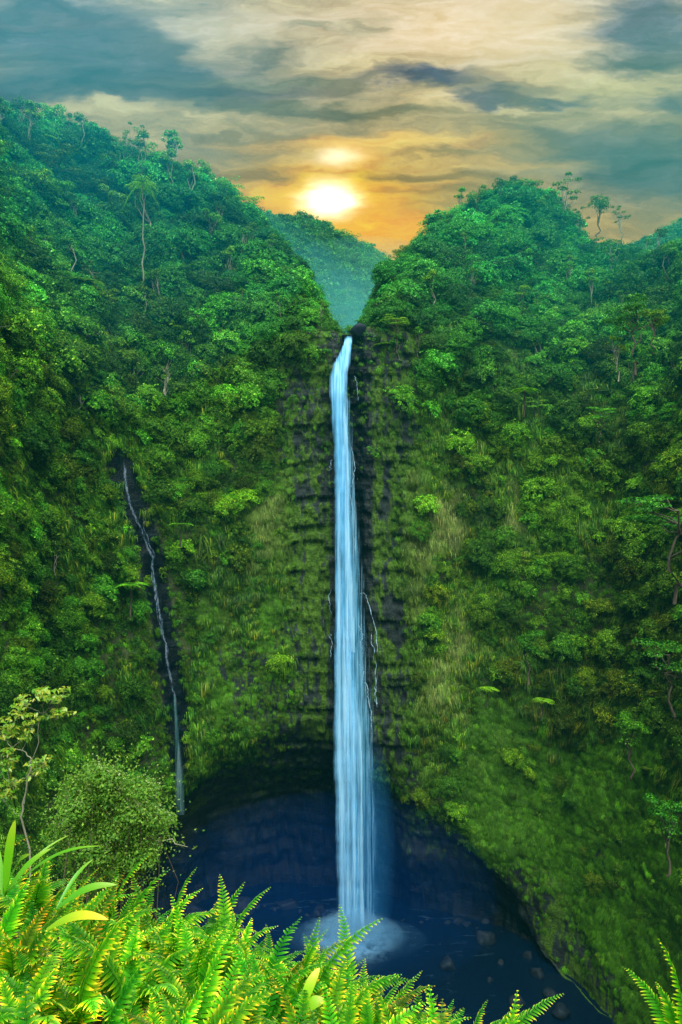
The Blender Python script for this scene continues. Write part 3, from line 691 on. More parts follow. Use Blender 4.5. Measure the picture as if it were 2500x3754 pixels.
def hand(kind, p, q, y, h, label, group=None, tint=(1, 1, 1), width=1., variant=None):
    """a named tree whose TOP shows at (p, q) seen from the overlook, y metres off"""
    x = (p - 784) / 1570 * y; zt = (1177.5 - q) / 1570 * y
    plant_tree(kind, (x, y, zt - h * .98), h, label, group, tint, rng, width, variant)
G = (1, 1, 1)
hand('palm', 330, 412, 150, 19, 'pale-stemmed palm rising alone above the canopy of the high hill', tint=(1.3, 1.6, 1.6), width=.7)
hand('airy', 55, 228, 172, 11, 'tuft-crowned tree standing highest on the tall ridge beside the sky', tint=(.7, .8, .9), variant=0)
hand('airy', 1285, 414, 180, 15, 'open-branched tall tree with sky showing through, on the lower hill ridge', tint=(1, .85, .5), variant=1, width=1.15)
hand('airy', 1432, 474, 176, 8, 'low airy tree ending the row of trees on the lower ridge', tint=(1, .8, .5), variant=1)
hand('round', 1378, 444, 178, 10, 'dense dark tree beside the open-branched one on the lower ridge', tint=(.8, .8, .6))
hand('airy', 1330, 478, 180, 9, 'smaller airy tree between the two big trees of the lower ridge', tint=(1, .8, .5), variant=2)
hand('round', 1175, 412, 184, 9.5, 'broad domed tree capping the summit of the lower hill', tint=(.7, .85, .8), width=1.7)
hand('round', 1225, 418, 182, 8.5, 'round tree leaning against the domed summit tree', tint=(.75, .9, .8), width=1.2)
hand('bare', 380, 812, 139, 8, 'pale bare-stemmed tree halfway down the wall, over the thin cascade', variant=0)
hand('treefern', 180, 632, 140, 6.5, 'lime green tree fern spreading out of the dark high slope', tint=(1.0, 1.2, .9), width=1.3)
hand('layered', 1460, 690, 122, 11, 'wide flat-topped tree in tiers above the grassy wall', tint=(.55, .95, 1.0), width=1.1, variant=0)
hand('layered', 910, 722, 148, 7, 'yellow-green tiered tree leaning over the ledge next to the falls', tint=(1.5, 1.35, .7), variant=1)
hand('round', 1500, 700, 118, 7, 'rounded bushy tree beside the wide flat-topped tree', tint=(1.2, 1.1, .9))
hand('round', 1215, 1440, 128, 9, 'dark rounded tree growing out of the grassy wall below its pale grass', tint=(.6, .9, .9))
hand('layered', 1550, 1120, 100, 14, 'large blue-green tree hanging over the grassy wall at the frame edge', tint=(.45, .85, 1.0))
hand('layered', 1545, 1465, 92, 9, 'blue-green spreading tree halfway down the grassy wall', tint=(.5, .85, .9))
hand('round', 1535, 1830, 84, 8, 'dark teal tree low on the wall above the bright mossy slope', tint=(.45, .85, .8))
hand('round', 1450, 1640, 100, 8, 'mid green bushy tree rooted just above the mossy slope', tint=(.9, 1.1, .8))
hand('treefern', 1205, 885, 128, 4.5, 'small bright tree fern in the upper grassy wall', tint=(1.1, 1.5, .9))
hand('layered', 1380, 935, 118, 5, 'pale green tuft of big leaves jutting from the grassy wall', tint=(.8, 1.35, 1.0), variant=2)
hand('treefern', 1120, 1575, 132, 3.2, 'lime big-leafed plant low on the grassy wall', tint=(1.3, 1.35, .8))
hand('treefern', 1245, 1600, 126, 3.4, 'second lime big-leafed plant, under the dark rounded wall tree', tint=(1.2, 1.3, .8))
hand('treefern', 415, 1195, 140, 4.2, 'bright tree fern on the leafy wall beside the thin cascade', tint=(.9, 1.3, .7))
hand('treefern', 300, 1330, 132, 6, 'glowing green tree fern just outside the thin cascade', tint=(.9, 1.4, .8))
hand('airy', 1420, 770, 124, 7, 'sparse yellowish tree with drooping branch over the grassy wall', tint=(1.7, 1.4, .8), variant=0)

# forest on the hills
r = np.random.default_rng(23)
def forest(n, mask, dmin, kinds, hr, zone, grp, tintmul=(1, 1, 1)):
    w = area * mask; placed = []; tries = 0
    while len(placed) < n and tries < 40:
        i, j = pick(w, n * 3, r); tries += 1
        for a, b in zip(i, j):
            p = P[a, b]
            if all((p[0] - q[0]) ** 2 + (p[1] - q[1]) ** 2 + (p[2] - q[2]) ** 2 > dmin ** 2 for q in placed):
                placed.append(p)
                if len(placed) >= n: break
    kk = list(kinds); kp = np.array([kinds[k] for k in kk], float); kp /= kp.sum()
    DESC = {'round': 'round-crowned', 'layered': 'flat-tiered', 'airy': 'open airy', 'slim': 'pale-stemmed slender', 'treefern': 'feathery fern-like', 'bare': 'half-bare pale'}
    for p in placed:
        k = kk[int(r.choice(len(kk), p=kp))]
        t = tints(1, r, p[0:1], p[1:2], p[2:3], .02)[0] * np.array(tintmul)
        h = r.uniform(*hr) * {'treefern': .5, 'slim': 1.25}.get(k, 1)
        fi = math.degrees(math.atan2(p[0] - CX, p[1] - CY))
        if -18 < fi < 10: h *= .6
        hue = 'dark' if t.sum() < 2.3 else ('yellow-green' if t[0] > 1.05 * t[2] and t[0] > 1.0 else ('bluish green' if t[2] > 1.15 * t[0] else 'mid-green'))
        lab = '%s %s tree %s' % (hue, DESC[k], zone)
        plant_tree(k, (p[0], p[1], p[2] - .5), h, lab, grp + ', ' + hue + ' ' + DESC[k], tuple(np.clip(t, .2, 2.2)), r, r.uniform(.85, 1.25))
vis = inview & (trick < .1) & (SS < 7.08) & ~((np.abs(PHI + 2.0) < 5.5) & (SS > 4.9))
L_, R_ = PHI < -5, PHI > 4
ridge = (np.abs(SS - 7.0) < .05)
fr = {'round': 3.4, 'layered': 2.5, 'airy': 2.2, 'slim': 3.6, 'treefern': .8, 'bare': .5}
forest(42, vis & L_ & (np.abs(SS - 7.0) < .06), 3.2, {'round': 3, 'airy': 3, 'layered': 1, 'slim': .5}, (4, 8), 'on the skyline of the high ridge', 'skyline trees of the high ridge', (.8, .9, .9))
forest(30, vis & (PHI > 5) & (np.abs(SS - 7.0) < .06), 3.2, {'round': 3, 'airy': 3, 'layered': 1, 'slim': 1}, (3, 6), 'on the skyline of the lower hill', 'skyline trees of the lower hill', (.85, .9, .75))
forest(62, vis & L_ & (SS > 5.9) & (SS < 6.95), 5.0, fr, (7, 12), 'on the upper slope of the high hill', 'upper trees of the high hill', (.75, 1, 1.1))
forest(52, vis & L_ & (SS > 4.75) & (SS < 5.9), 5.0, fr, (6, 10), 'above the rim on the high hill', 'rim trees of the high hill', (.85, 1, 1))
forest(46, vis & R_ & (SS > 5.8) & (SS < 6.95), 5.0, fr, (5, 9.5), 'on the upper slope of the lower hill', 'upper trees of the lower hill', (.8, 1, 1))
forest(42, vis & R_ & (SS > 4.75) & (SS < 5.8), 4.6, fr, (4.5, 8), 'along the rim of the lower hill', 'rim trees of the lower hill', (.9, 1, .9))
forest(44, vis & (PHI < -44) & (SS > 3.4) & (SS < 4.75), 4.2, {'round': 4, 'layered': 1, 'slim': .6, 'treefern': 1.5}, (3, 6), 'clinging to the wall beside the thin cascade', 'trees on the leafy wall')
forest(26, vis & (PHI > 36) & (SS > 3.6) & (SS < 4.75), 4.5, {'round': 4, 'layered': 1, 'treefern': 1.2, 'bare': .4}, (2.5, 5), 'clinging to the grassy wall', 'trees on the grassy wall')

# ------------------------------------------------------------------ boulders
def boulder(p, q, y, s, label, group=None):
    rb = np.random.default_rng(int(p * 7 + q)); n, m_ = 14, 18
    t = np.linspace(.001, np.pi - .001, n); a = np.linspace(0, 2 * np.pi, m_ + 1)[:-1]
    d = np.stack([np.sin(t)[:, None] * np.cos(a), np.sin(t)[:, None] * np.sin(a), np.cos(t)[:, None] + 0 * a], -1)
    k = 1 + .35 * fbm(d[..., 0] * 1.3 + p, d[..., 1] * 1.3, d[..., 2] * 1.3, int(q), 3)
    for _ in range(7):
        nn = unit(rb.normal(0, 1, 3)); k = np.minimum(k, rb.uniform(.5, .85) / np.maximum(.15, d @ nn))
    v = d * k[..., None] * np.array([1.1, .9, .95]) * s
    x, z = (p - 784) / 1570 * y, (1177.5 - q) / 1570 * y
    o = link('boulder', make_mesh('boulder', v.reshape(-1, 3), grid_faces(n, m_, True), M_boulder), loc=(x, y, z))
    tag(o, label, 'boulder', group)
for p, q, s, lab in [(1030, 2222, 1.9, 'biggest wet boulder standing alone in the pool'), (1235, 2242, 1.5, 'rounded boulder touching the mossy bank of the pool'), (1190, 2305, 1.5, 'boulder nearest the ferns at the pool edge'),
                     (1150, 2215, .9, 'small boulder between the lone one and the mossy bank'), (1125, 2255, .7, 'low stone breaking the surface off the mossy bank'), (1265, 2290, 1.6, 'boulder wedged against the rock foot of the mossy slope'),
                     (1215, 2200, 1.2, 'dark boulder under the overhang of the mossy slope'), (1290, 2335, 1.8, 'large boulder hidden partly by the drooping fern')]:
    y = 91 * 1570 / (q - 1177.5); boulder(p, q, y, s, lab)
for k in range(20):
    p = r.uniform(900, 1210); y = 152.5 - 9 * r.random() ** 1.6; s = min(2.6, .35 * r.pareto(1.6) + .3)
    boulder(p, 1177.5 + 91.2 * 1570 / y, y, s, 'dark fallen rock in the rubble between the falls and the mossy slope', 'fallen rocks beside the falls')
for k in range(30):
    p = r.uniform(395, 750); y = 158.5 - 4 * r.random() ** 2 - 10 * abs((p - 640) / 500) ; s = min(3.0, .4 * r.pareto(1.5) + .5)
    boulder(p, 1177.5 + 91.0 * 1570 / y, y, s, 'dark wet rock along the waterline inside the hollow behind the falls', 'rocks inside the hollow')
boulder(826, 762, 151, 1.9, 'dark boulder at the lip beside the top of the falls')

# ------------------------------------------------------------------ foreground plants
def frond_mesh(seed, L, th0, th1, npair=24, plen=.115, pw=.026, curl=.25):
    r = np.random.default_rng(seed); mb = MB()
    t = np.linspace(0, 1, 40); th = th0 + (th1 - th0) * t ** 1.3
    f = np.concatenate([[0], np.cumsum(np.cos(th[:-1]))]) * L / 39; z = np.concatenate([[0], np.cumsum(np.sin(th[:-1]))]) * L / 39
    side = r.normal(0, .03) * np.sin(t * 3)
    rach = np.stack([side, f, z], -1)
    tube(mb, rach, np.linspace(.0045, .0015, 40), 4, .35)
    for q in np.linspace(.14, .995, npair):
        k = q * 39; a = int(k); w_ = k - a; a2 = min(a + 1, 39)
        b0 = rach[a] * (1 - w_) + rach[a2] * w_
        an = np.interp(q, t, th); fw = np.array([0, math.cos(an), math.sin(an)]); up = np.array([0, -math.sin(an), math.cos(an)])
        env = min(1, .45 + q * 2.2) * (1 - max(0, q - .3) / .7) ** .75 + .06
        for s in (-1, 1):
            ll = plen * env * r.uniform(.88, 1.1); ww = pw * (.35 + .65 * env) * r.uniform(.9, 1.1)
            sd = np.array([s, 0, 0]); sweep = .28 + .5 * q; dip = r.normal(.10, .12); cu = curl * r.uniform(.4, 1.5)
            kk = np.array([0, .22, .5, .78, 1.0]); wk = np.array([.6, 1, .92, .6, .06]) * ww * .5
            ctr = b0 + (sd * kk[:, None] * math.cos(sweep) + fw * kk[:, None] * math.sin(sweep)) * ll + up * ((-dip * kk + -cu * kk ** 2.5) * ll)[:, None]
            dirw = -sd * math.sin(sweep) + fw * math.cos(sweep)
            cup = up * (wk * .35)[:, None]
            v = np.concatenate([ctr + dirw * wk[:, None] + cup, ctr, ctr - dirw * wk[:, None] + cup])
            lv = np.clip(np.array([.0, .2, .42, .72, 1.0]) * .85 + r.normal(.02, .12) + .18 * q, 0, 1)  # dark base paints in shade between fronds; yellower tip is leaf colour
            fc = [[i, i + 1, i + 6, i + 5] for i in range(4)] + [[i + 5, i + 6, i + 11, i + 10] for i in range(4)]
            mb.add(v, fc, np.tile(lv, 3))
    me = mb.mesh('frond', M_fern); me['end'] = (float(rach[-1, 1]), float(rach[-1, 2])); return me
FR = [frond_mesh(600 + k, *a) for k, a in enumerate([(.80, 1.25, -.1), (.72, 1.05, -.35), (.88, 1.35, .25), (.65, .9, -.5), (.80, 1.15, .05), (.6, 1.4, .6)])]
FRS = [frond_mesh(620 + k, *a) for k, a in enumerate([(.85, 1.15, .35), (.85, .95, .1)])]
def fern(x, y, z, n, label, group, tint, r, s=1.0):
    e = bpy.data.objects.new('fern', None); COL.objects.link(e); e.location = (x, y, z); e.empty_display_size = .1
    tag(e, label, 'fern', group); a0 = r.uniform(0, 6.28)
    for k in range(n):
        o = link('frond', FR[int(r.integers(len(FR)))], e)
        o.rotation_euler = Euler((r.normal(0, .16), r.normal(0, .16), a0 + k * 6.283 / n + r.normal(0, .3)))
        q = s * r.uniform(.8, 1.15); o.scale = (q, q, q)
        b = r.lognormal(-.08, .32)
        tq = (1.5, .55, .6) if r.random() < .035 else tint
        o.color = (tq[0] * b * r.uniform(.75, 1.25), tq[1] * b, tq[2] * b, 1)
    return e
r = np.random.default_rng(77)
pl = []
for _ in range(9000):
    y = r.uniform(1.45, 6.3); x = r.uniform(-1, 1) * (.5 * y + .45)
    dm = .19 + .021 * y
    if all((x - a) ** 2 + (y - b) ** 2 > dm * dm for a, b in pl): pl.append((x, y))
    if len(pl) >= 285: break
for x, y in pl:
    z = float(bank(x, y)); yl = r.random()
    tint = (1.0, 1.0, 1.0) if yl < .45 else ((1.6, 1.05, .8) if yl < .75 else (.45, .75, 1.0))
    row = 'at the brink of the bank' if y > 4.6 else ('in the middle of the bank' if y > 3 else 'close to the overlook')
    hue = 'fresh green' if yl < .45 else ('yellow-tipped' if yl < .75 else 'deep green')
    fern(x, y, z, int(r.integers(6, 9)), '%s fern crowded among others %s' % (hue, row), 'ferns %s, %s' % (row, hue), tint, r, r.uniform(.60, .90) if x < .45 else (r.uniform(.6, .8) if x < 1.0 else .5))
def tip_fern(p, q, y, p0, q0, label, v=0):
    """a fern with one long frond whose tip stands clear against what lies behind"""
    tip = at(p, q, y); base = at(p0, q0, y - .05)
    e = bpy.data.objects.new('fern', None); COL.objects.link(e); e.location = base
    tag(e, label, 'fern')
    me = FRS[v]; ef, ez = me['end']; d = tip - base
    hd = math.hypot(d[0], d[1]); ln = np.linalg.norm(d); s = ln / math.hypot(ef, ez)
    o = link('frond', me, e); o.scale = (s * (1 if s < 1.2 else .85), s, s)
    yaw = math.atan2(-d[0], d[1]); pit = math.atan2(d[2], hd) - math.atan2(ez, ef)
    o.rotation_mode = 'XYZ'; o.rotation_euler = Euler((pit, 0, yaw)); o.color = (1.15, 1.05, 1, 1)
    for k in range(3):
        o = link('frond', FR[int(r.integers(len(FR)))], e); sc_ = r.uniform(.4, .55)
        o.rotation_euler = Euler((r.normal(0, .15), r.normal(0, .15), r.uniform(0, 6.28))); o.scale = (sc_,) * 3; o.color = (1, 1, 1, 1)
tip_fern(452, 1995, 5.0, 395, 2150, 'fern with an upright frond against the dark pool, beside the round bush')
tip_fern(622, 2040, 4.9, 520, 2190, 'fern whose arching frond tip points at the foot of the falls', 1)
tip_fern(878, 2112, 4.6, 700, 2330, 'fern with the longest frond crossing the foam below the falls', 1)
tip_fern(755, 2135, 4.8, 690, 2260, 'fern just beside the longest frond, with a stubby upright tip')
tip_fern(925, 2255, 4.4, 850, 2400, 'fern with a bent orange tip below the longest frond', 1)
tip_fern(975, 2270, 4.4, 1000, 2440, 'dark upright fern past the bent orange tip')
tip_fern(1120, 2300, 4.2, 1080, 2440, 'small blunt fern at the lower edge, under the boulders')
tip_fern(1295, 2285, 4.0, 1140, 2430, 'fern with a drooping frond reaching over the boulders', 1)
tip_fern(1515, 2160, 3.4, 1560, 2420, 'lone bright fern standing by itself over the mossy slope')
tip_fern(345, 1965, 5.3, 250, 2120, 'fern with a curled tip in front of the round bush', 1)
# broad ginger-like blades
def blade_plant(p, q, y, ends, label, tint=(1, 1, 1)):
    b0 = at(p, q, y); e = bpy.data.objects.new('ginger_plant', None); COL.objects.link(e); e.location = b0; tag(e, label, 'plant')
    for (pe, qe, dy, w) in ends:
        d = at(pe, qe, y + dy) - b0; mb = MB(); t = np.linspace(0, 1, 14)
        L = np.linalg.norm(d); c = d * t[:, None]; c[:, 2] += .12 * L * np.sin(t * np.pi)
        sd = unit(np.cross(d, [0, -.6, 1.])); ww = w * np.sin(np.pi * np.clip(t * .93 + .07, 0, 1)) ** .7
        up = np.array([0, -.25, .3])
        v = np.concatenate([c + sd * ww[:, None] + up * ww[:, None] * .6, c, c - sd * ww[:, None] + up * ww[:, None] * .6])
        n = len(t); fc = [[i, i + 1, i + n + 1, i + n] for i in range(n - 1)] + [[i + n, i + n + 1, i + 2 * n + 1, i + 2 * n] for i in range(n - 1)]
        mb.add(v, fc, np.tile(np.clip(.3 + .6 * t + rng.normal(0, .1), 0, 1), 3))
        o = link('blade', mb.mesh('blade', M_blade), e); o.color = (*tint, 1)
blade_plant(10, 2060, 4.6, [(35, 1885, 0, .034), (-30, 1900, .2, .03), (120, 1950, .1, .022), (235, 1945, -.1, .012), (160, 1920, .3, .010), (70, 1965, -.3, .025)], 'clump of broad sword-shaped leaves rising over the ferns under the leafy wall', (.6, .8, .8))
blade_plant(105, 2140, 3.9, [(250, 2115, -.1, .028)], 'pale yellow broad leaf lying across the ferns', (1.6, 1.15, 1))
blade_plant(130, 2090, 4.3, [(270, 2035, 0, .026), (215, 1975, .3, .014)], 'dark green broad leaf slanting through the ferns below the round bush', (.5, .8, 1))
blade_plant(690, 2330, 4.0, [(735, 2225, .1, .03), (750, 2300, 0, .035)], 'small pale broad-leafed plant among the ferns near the longest frond', (1.3, 1.1, 1))

# the round bush and the leafy tree below the overlook
def bush_thing():
    y = 11.0; c = at(250, 1890, y); gz = float(bank(c[0], y)) - .3
    e = bpy.data.objects.new('round_bush', None); COL.objects.link(e); e.location = (c[0], y, gz)
    tag(e, 'round small-leafed bush with pale twigs sticking out, between ferns and pool', 'bush')
    r = np.random.default_rng(5); tb, cb = MB(), MB()
    def A(p, q, dy=0): return at(p, q, y + dy) - np.array([c[0], y, gz])
    root = A(275, 2070); root[2] = min(root[2], 0.0)
    tips = []
    for p, q in [(230, 1770), (180, 1800), (290, 1790), (330, 1800), (160, 1850), (210, 1830), (270, 1840), (330, 1860), (150, 1910), (200, 1900), (250, 1900), (300, 1910), (345, 1915),
                 (180, 1960), (240, 1970), (300, 1975), (335, 1985), (270, 2020), (225, 1760), (360, 1890), (215, 1790), (250, 1800), (310, 1945)]:
        for dy in (-.45, .35): tips.append(A(p + r.normal(0, 15), 1898 + (q - 1898) * .82 + 6 + r.normal(0, 14), dy + r.normal(0, .2)))
    for tp in tips:
        pth = limb_path(r, root + r.normal(0, .05, 3), tp, 6, .14); tube(tb, pth, np.linspace(.016, .003, 6), 5)
        blob_leaves(cb, tp, .24, 330, .052, r, .9, .6)
        leaves(cb, tp + r.normal(0, .22, (160, 3)), r.normal(0, 1, (160, 3)) + [0, -.3, .8], .044, .6, r)
    for p0, q0, p1, q1 in [(340, 1925, 432, 1948), (300, 1850, 335, 1790), (170, 1880, 140, 1800), (150, 1880, 128, 1905), (360, 1900, 365, 1860)]:
        pth = limb_path(r, A(p0, q0, -.3), A(p1, q1, -.4), 7, .18); tw = MB(); tube(tw, pth, np.linspace(.011, .004, 7), 5); link('twig', tw.mesh('twig', M_bark), e)
        k = pth[2:] + r.normal(0, .03, (5, 3)); k = np.repeat(k, 7, 0) + r.normal(0, .045, (35, 3))
        leaves(cb, k, r.normal(0, .6, (35, 3)) + [0, 0, 1], .036, .6, r)
    link('branch', tb.mesh('branch', M_darkbark), e); o = link('crown', cb.mesh('crown', M_bush), e); o.color = (1, 1, 1, 1)
bush_thing()
def leafy_tree():
    y = 24.0; c = at(50, 1900, y); gz = -15.5
    e = bpy.data.objects.new('slender_leafy_tree', None); COL.objects.link(e); e.location = (c[0], y, gz)
    tag(e, 'thin tree with forked pale limbs and yellow-green leaf tufts, behind the sword-leafed clump', 'tree')
    r = np.random.default_rng(8); tb, cb = MB(), MB()
    def A(p, q, dy=0): return at(p, q, y + dy) - np.array([c[0], y, gz])
    base = A(45, 2010); base[2] = -2
    def br(a, b, ra, rb): tube(tb, limb_path(r, a, b, 7, .10), np.linspace(ra, rb, 7) * .42, 6)
    m1 = A(48, 1880); m2 = A(66, 1790); m3 = A(68, 1735); m4 = A(95, 1650); m5 = A(88, 1700)
    br(base, m1, .10, .075); br(m1, m2, .075, .06); br(m2, A(72, 1745), .06, .045); br(A(72, 1745), A(52, 1726), .045, .035); br(A(52, 1726), A(26, 1722), .035, .03)
    br(A(26, 1722), A(8, 1695), .025, .015); br(A(26, 1722), A(60, 1690), .025, .015); br(A(26, 1722), A(-10, 1725), .02, .012)
    br(m1, A(70, 1760, .6), .05, .04); br(A(70, 1760, .6), A(100, 1640, .6), .04, .02); br(m2, A(20, 1800), .03, .015); br(m2, A(80, 1770), .03, .012)
    nodes = [m1, m2, A(72, 1745), A(52, 1726), A(26, 1722), A(8, 1695), A(60, 1690), A(100, 1640, .6), A(70, 1760, .6), A(20, 1800), A(80, 1770)]
    for p, q, n in [(95, 1590, 5), (120, 1605, 5), (60, 1610, 4), (40, 1640, 4), (130, 1640, 4), (75, 1655, 4), (10, 1690, 4), (60, 1690, 3), (100, 1750, 5), (85, 1765, 4), (20, 1740, 4), (100, 1590, 4),
                    (0, 1760, 3), (30, 1800, 4), (10, 1830, 4), (20, 1660, 3), (140, 1600, 3)]:
        hub = A(p, q + 14, .3); br(min(nodes, key=lambda nd: np.linalg.norm(nd - hub)), hub, .018, .010)
        for k in range(n + 2):
            tp = A(p + r.normal(0, 12), q + r.normal(0, 7), r.normal(.3, .4)); br(hub, tp, .010, .006)
            a = np.arange(9) * .7 + r.uniform(0, 6); d = np.stack([np.cos(a), np.sin(a), 0 * a + .1], -1)
            leaves(cb, tp + d * .16, np.array([0, -.3, 1.]) + d * .3, .19, .42, r, .35, lv=np.clip(r.normal(.7, .2, 9), 0, 1))
    link('trunk', tb.mesh('trunk', M_bark), e); o = link('crown', cb.mesh('crown', M_blade), e); o.color = (.8, .8, 1.2, 1)
leafy_tree()

# ------------------------------------------------------------------ sky, sun, camera
SUN_EL, SUN_AZ = 24.5, -.9        # the sun stands in the notch of the valley, straight ahead (+Y)
def srgb(c): return tuple((x / 255 / 12.92 if x <= 10 else ((x / 255 + .055) / 1.055) ** 2.4) for x in c)
wld = bpy.data.worlds.new('World'); scn.world = wld; wld.use_nodes = True
nt = wld.node_tree; nt.nodes.clear()
sky = N(nt, 'ShaderNodeTexSky'); sky.sky_type = 'NISHITA'; sky.sun_disc = False; sky.sun_elevation = R(SUN_EL); sky.sun_rotation = R(SUN_AZ); sky.air_density = 1.0; sky.dust_density = .6; sky.ozone_density = 2.5
dr = N(nt, 'ShaderNodeTexCoord').outputs['Generated']
sx = N(nt, 'ShaderNodeSeparateXYZ', inp={0: dr})
yy = M(nt, 'MAXIMUM', sx.outputs[1], .06)
u0 = M(nt, 'DIVIDE', sx.outputs[0], yy); v0 = M(nt, 'DIVIDE', sx.outputs[2], yy)
uv = N(nt, 'ShaderNodeCombineXYZ', inp={0: u0, 1: v0, 2: 0.}).outputs[0]
wn = noise(nt, scalevec(nt, uv, (5, 16, 1)), 1., 5, .6)
wn2 = noise(nt, scalevec(nt, uv, (18, 34, 1)), 1., 4, .6)
def cen(n_): return N(nt, 'ShaderNodeVectorMath', operation='SUBTRACT', inp={0: n_.outputs['Color'], 1: (.5, .5, .5)}).outputs[0]
wob = N(nt, 'ShaderNodeVectorMath', operation='MULTIPLY_ADD', inp={0: cen(wn), 1: (.22, .085, 0), 2: uv}).outputs[0]
wob = N(nt, 'ShaderNodeVectorMath', operation='MULTIPLY_ADD', inp={0: cen(wn2), 1: (.05, .022, 0), 2: wob}).outputs[0]
WOB = wob
vs = N(nt, 'ShaderNodeSeparateXYZ', inp={0: wob}).outputs[1]
c = ramp(nt, mrange(nt, vs, .3, .8, smooth=False), [(0, srgb((196, 160, 60))), (.25, srgb((190, 165, 95))), (.45, srgb((185, 172, 125))), (.62, srgb((178, 172, 140))), (.9, srgb((205, 198, 170)))])
def blobc(c, p, q, rp, rq, col, k=1., soft=.25):
    a, b, ra, rb = (p - 784) / 1570, (1177.5 - q) / 1570, rp / 1570, rq / 1570
    s = N(nt, 'ShaderNodeVectorMath', operation='MULTIPLY_ADD', inp={0: wob, 1: (1 / ra, 1 / rb, 0), 2: (-a / ra, -b / rb, 0)}).outputs[0]
    d = N(nt, 'ShaderNodeVectorMath', operation='LENGTH', inp={0: s}).outputs['Value']
    return mix(nt, mrange(nt, d, 1.35, soft, 0, k), c, srgb(col))
BL = [(120, 60, 420, 120, (92, 130, 145), .9), (300, 150, 420, 60, (98, 128, 134), .9), (100, 205, 380, 45, (92, 118, 124), .95), (420, 215, 420, 32, (104, 118, 112), .9), (180, 40, 190, 14, (150, 160, 158), .6),
      (1130, 80, 420, 110, (232, 222, 196), .95), (650, 40, 260, 60, (218, 210, 188), .8), (700, 62, 80, 14, (150, 150, 125), .7), (820, 70, 70, 30, (160, 160, 135), .6),
      (800, 150, 240, 26, (200, 190, 150), .7), (640, 190, 240, 16, (130, 132, 112), .7), (500, 120, 60, 60, (215, 205, 175), .5), (1010, 180, 180, 24, (82, 122, 140), 1.), (1100, 230, 120, 30, (105, 145, 150), .9), (1270, 235, 80, 14, (105, 145, 148), .8),
      (1000, 240, 78, 30, (214, 203, 160), 1.), (1160, 255, 45, 12, (210, 205, 165), .9), (880, 255, 170, 24, (120, 120, 92), .85), (700, 250, 240, 20, (112, 114, 94), .8), (1250, 180, 200, 30, (225, 215, 175), .7),
      (1500, 60, 170, 110, (88, 138, 156), .9), (1480, 150, 160, 34, (108, 136, 128), .9), (1420, 205, 200, 22, (205, 198, 150), .7), (1400, 330, 330, 50, (108, 130, 118), .85), (1500, 400, 300, 90, (92, 128, 124), .95), (1540, 250, 90, 30, (98, 134, 136), .8),
      (150, 262, 420, 26, (206, 196, 150), .85), (350, 310, 240, 40, (190, 178, 130), .6), (560, 350, 170, 45, (128, 122, 96), .8), (480, 395, 190, 28, (120, 116, 88), .75), (440, 330, 90, 18, (140, 134, 106), .6),
      (960, 330, 330, 26, (222, 200, 125), .8), (1080, 370, 260, 16, (200, 176, 108), .8), (1000, 352, 130, 9, (140, 125, 75), .6), (760, 330, 300, 20, (228, 196, 110), .6),
      (770, 440, 330, 100, (226, 186, 25), .8), (620, 405, 170, 16, (150, 122, 50), .7), (960, 405, 260, 15, (155, 132, 62), .8), (880, 545, 260, 70, (240, 192, 0), 1.), (1080, 470, 140, 40, (140, 130, 78), .6), (900, 440, 120, 8, (172, 138, 52), .6),
      (760, 450, 190, 75, (250, 216, 40), .9), (757, 362, 130, 34, (250, 222, 130), .8), (760, 395, 120, 8, (215, 165, 50), .6)]
def slate(q): return tuple(.9 * t for t in (q[0] + .6 * (q[1] - q[0]), q[1] * .90, q[2] * .97)) if q[2] > q[0] else q
for b_ in BL: c = blobc(c, *b_[:4], slate(b_[4]), b_[5])
bright = noise(nt, scalevec(nt, wob, (6, 26, 1)), 1., 8, .62)
c = mix(nt, .8, c, ramp(nt, bright.outputs['Fac'], [(.25, (.25, .25, .25)), (.5, (.5, .5, .5)), (.75, (.78, .78, .78))]), 'OVERLAY')
br2 = noise(nt, scalevec(nt, wob, (15, 70, 1)), 1., 8, .66)
c = mix(nt, .55, c, ramp(nt, br2.outputs['Fac'], [(.3, (.28, .28, .28)), (.5, (.5, .5, .5)), (.7, (.74, .74, .74))]), 'OVERLAY')
c = mix(nt, 1., c, (1.06, 1.0, .93), 'MULTIPLY')
cg = N(nt, 'ShaderNodeGamma', inp={0: c, 1: 1.25}).outputs[0]
c = mix(nt, 1., cg, (1.18, 1.09, 1.03), 'MULTIPLY')
def glow(p, q, rp, rq, soft=.0):
    wob = N(nt, 'ShaderNodeMix', data_type='VECTOR', inp={0: .45, 4: uv, 5: WOB}).outputs[1]
    a, b, ra, rb = (p - 784) / 1570, (1177.5 - q) / 1570, rp / 1570, rq / 1570
    s = N(nt, 'ShaderNodeVectorMath', operation='MULTIPLY_ADD', inp={0: wob, 1: (1 / ra, 1 / rb, 0), 2: (-a / ra, -b / rb, 0)}).outputs[0]
    return M(nt, 'POWER', mrange(nt, N(nt, 'ShaderNodeVectorMath', operation='LENGTH', inp={0: s}).outputs['Value'], 1.3, soft), 2.6)
c = mix(nt, glow(762, 458, 104, 64), c, (4.2, 3.7, 2.5)); c = mix(nt, glow(755, 362, 110, 28), c, (1.5, 1.25, .7))
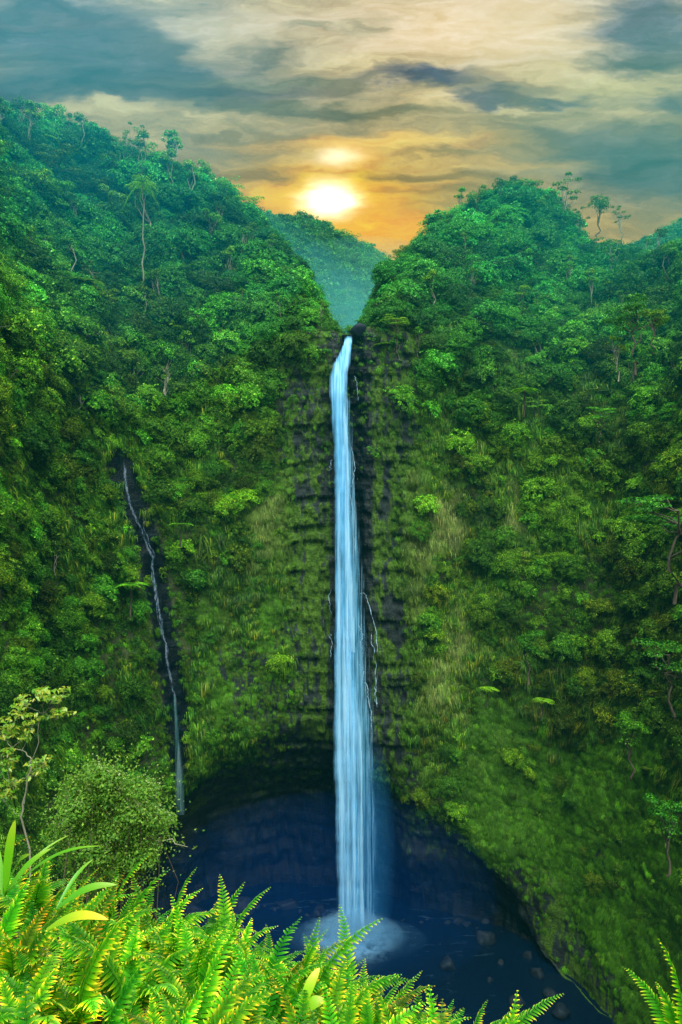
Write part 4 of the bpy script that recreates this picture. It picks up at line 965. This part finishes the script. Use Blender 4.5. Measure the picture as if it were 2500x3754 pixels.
# away from the photographed part the cloud thins to open blue sky
front = mrange(nt, sx.outputs[1], .10, .45)
gap = noise(nt, dr, 2.5, 5, .6)
cl2 = M(nt, 'MULTIPLY', mrange(nt, gap.outputs['Fac'], .45, .68), .5)
bgS = N(nt, 'ShaderNodeBackground', inp={0: sky.outputs[0], 1: .11})
bgC = N(nt, 'ShaderNodeBackground', inp={0: c, 1: .50})
bgW = N(nt, 'ShaderNodeBackground', inp={0: (.75, .8, .78, 1), 1: .75})
back = N(nt, 'ShaderNodeMixShader', inp={0: cl2, 1: bgS.outputs[0], 2: bgW.outputs[0]})
top = mrange(nt, N(nt, 'ShaderNodeVectorMath', operation='DOT_PRODUCT', inp={0: dr, 1: (.12, -.42, .90)}).outputs['Value'], .74, .97)
bgT = N(nt, 'ShaderNodeBackground', inp={0: (1.0, .97, .80, 1), 1: 7.0})     # bright patch added overhead and behind, out of view, as fill from above
back = N(nt, 'ShaderNodeMixShader', inp={0: top, 1: back.outputs[0], 2: bgT.outputs[0]})
ms = N(nt, 'ShaderNodeMixShader', inp={0: front, 1: back.outputs[0], 2: bgC.outputs[0]})
nt.links.new(ms.outputs[0], N(nt, 'ShaderNodeOutputWorld').inputs[0])
wld.cycles.sampling_method = 'MANUAL'; wld.cycles.sample_map_resolution = 1024

ld = bpy.data.lights.new('sun', 'SUN'); ld.energy = 3.6; ld.angle = R(.6); ld.color = (1, .86, .6)
lo = bpy.data.objects.new('sun', ld); COL.objects.link(lo)
toward = Vector((math.sin(R(SUN_AZ)) * math.cos(R(SUN_EL)), math.cos(R(SUN_AZ)) * math.cos(R(SUN_EL)), math.sin(R(SUN_EL))))
lo.rotation_euler = (-toward).to_track_quat('-Z', 'Y').to_euler(); lo.location = (0, 60, 160)

cd = bpy.data.cameras.new('camera'); co = bpy.data.objects.new('camera', cd); COL.objects.link(co)
cd.sensor_fit = 'VERTICAL'; cd.sensor_height = 36; cd.lens = 36 * 1570 / 2355; cd.clip_start = .05; cd.clip_end = 5000
co.location = (0, 0, 0); co.rotation_euler = (R(90), 0, 0); scn.camera = co

scn.view_settings.view_transform = 'Standard'; scn.view_settings.look = 'None'; scn.view_settings.exposure = 1.15; scn.view_settings.gamma = 1
cy = scn.cycles
cy.max_bounces = 5; cy.diffuse_bounces = 2; cy.glossy_bounces = 2; cy.transmission_bounces = 4; cy.transparent_max_bounces = 24; cy.volume_bounces = 1
cy.use_denoising = True; cy.sample_clamp_indirect = 6; cy.caustics_reflective = False; cy.caustics_refractive = False
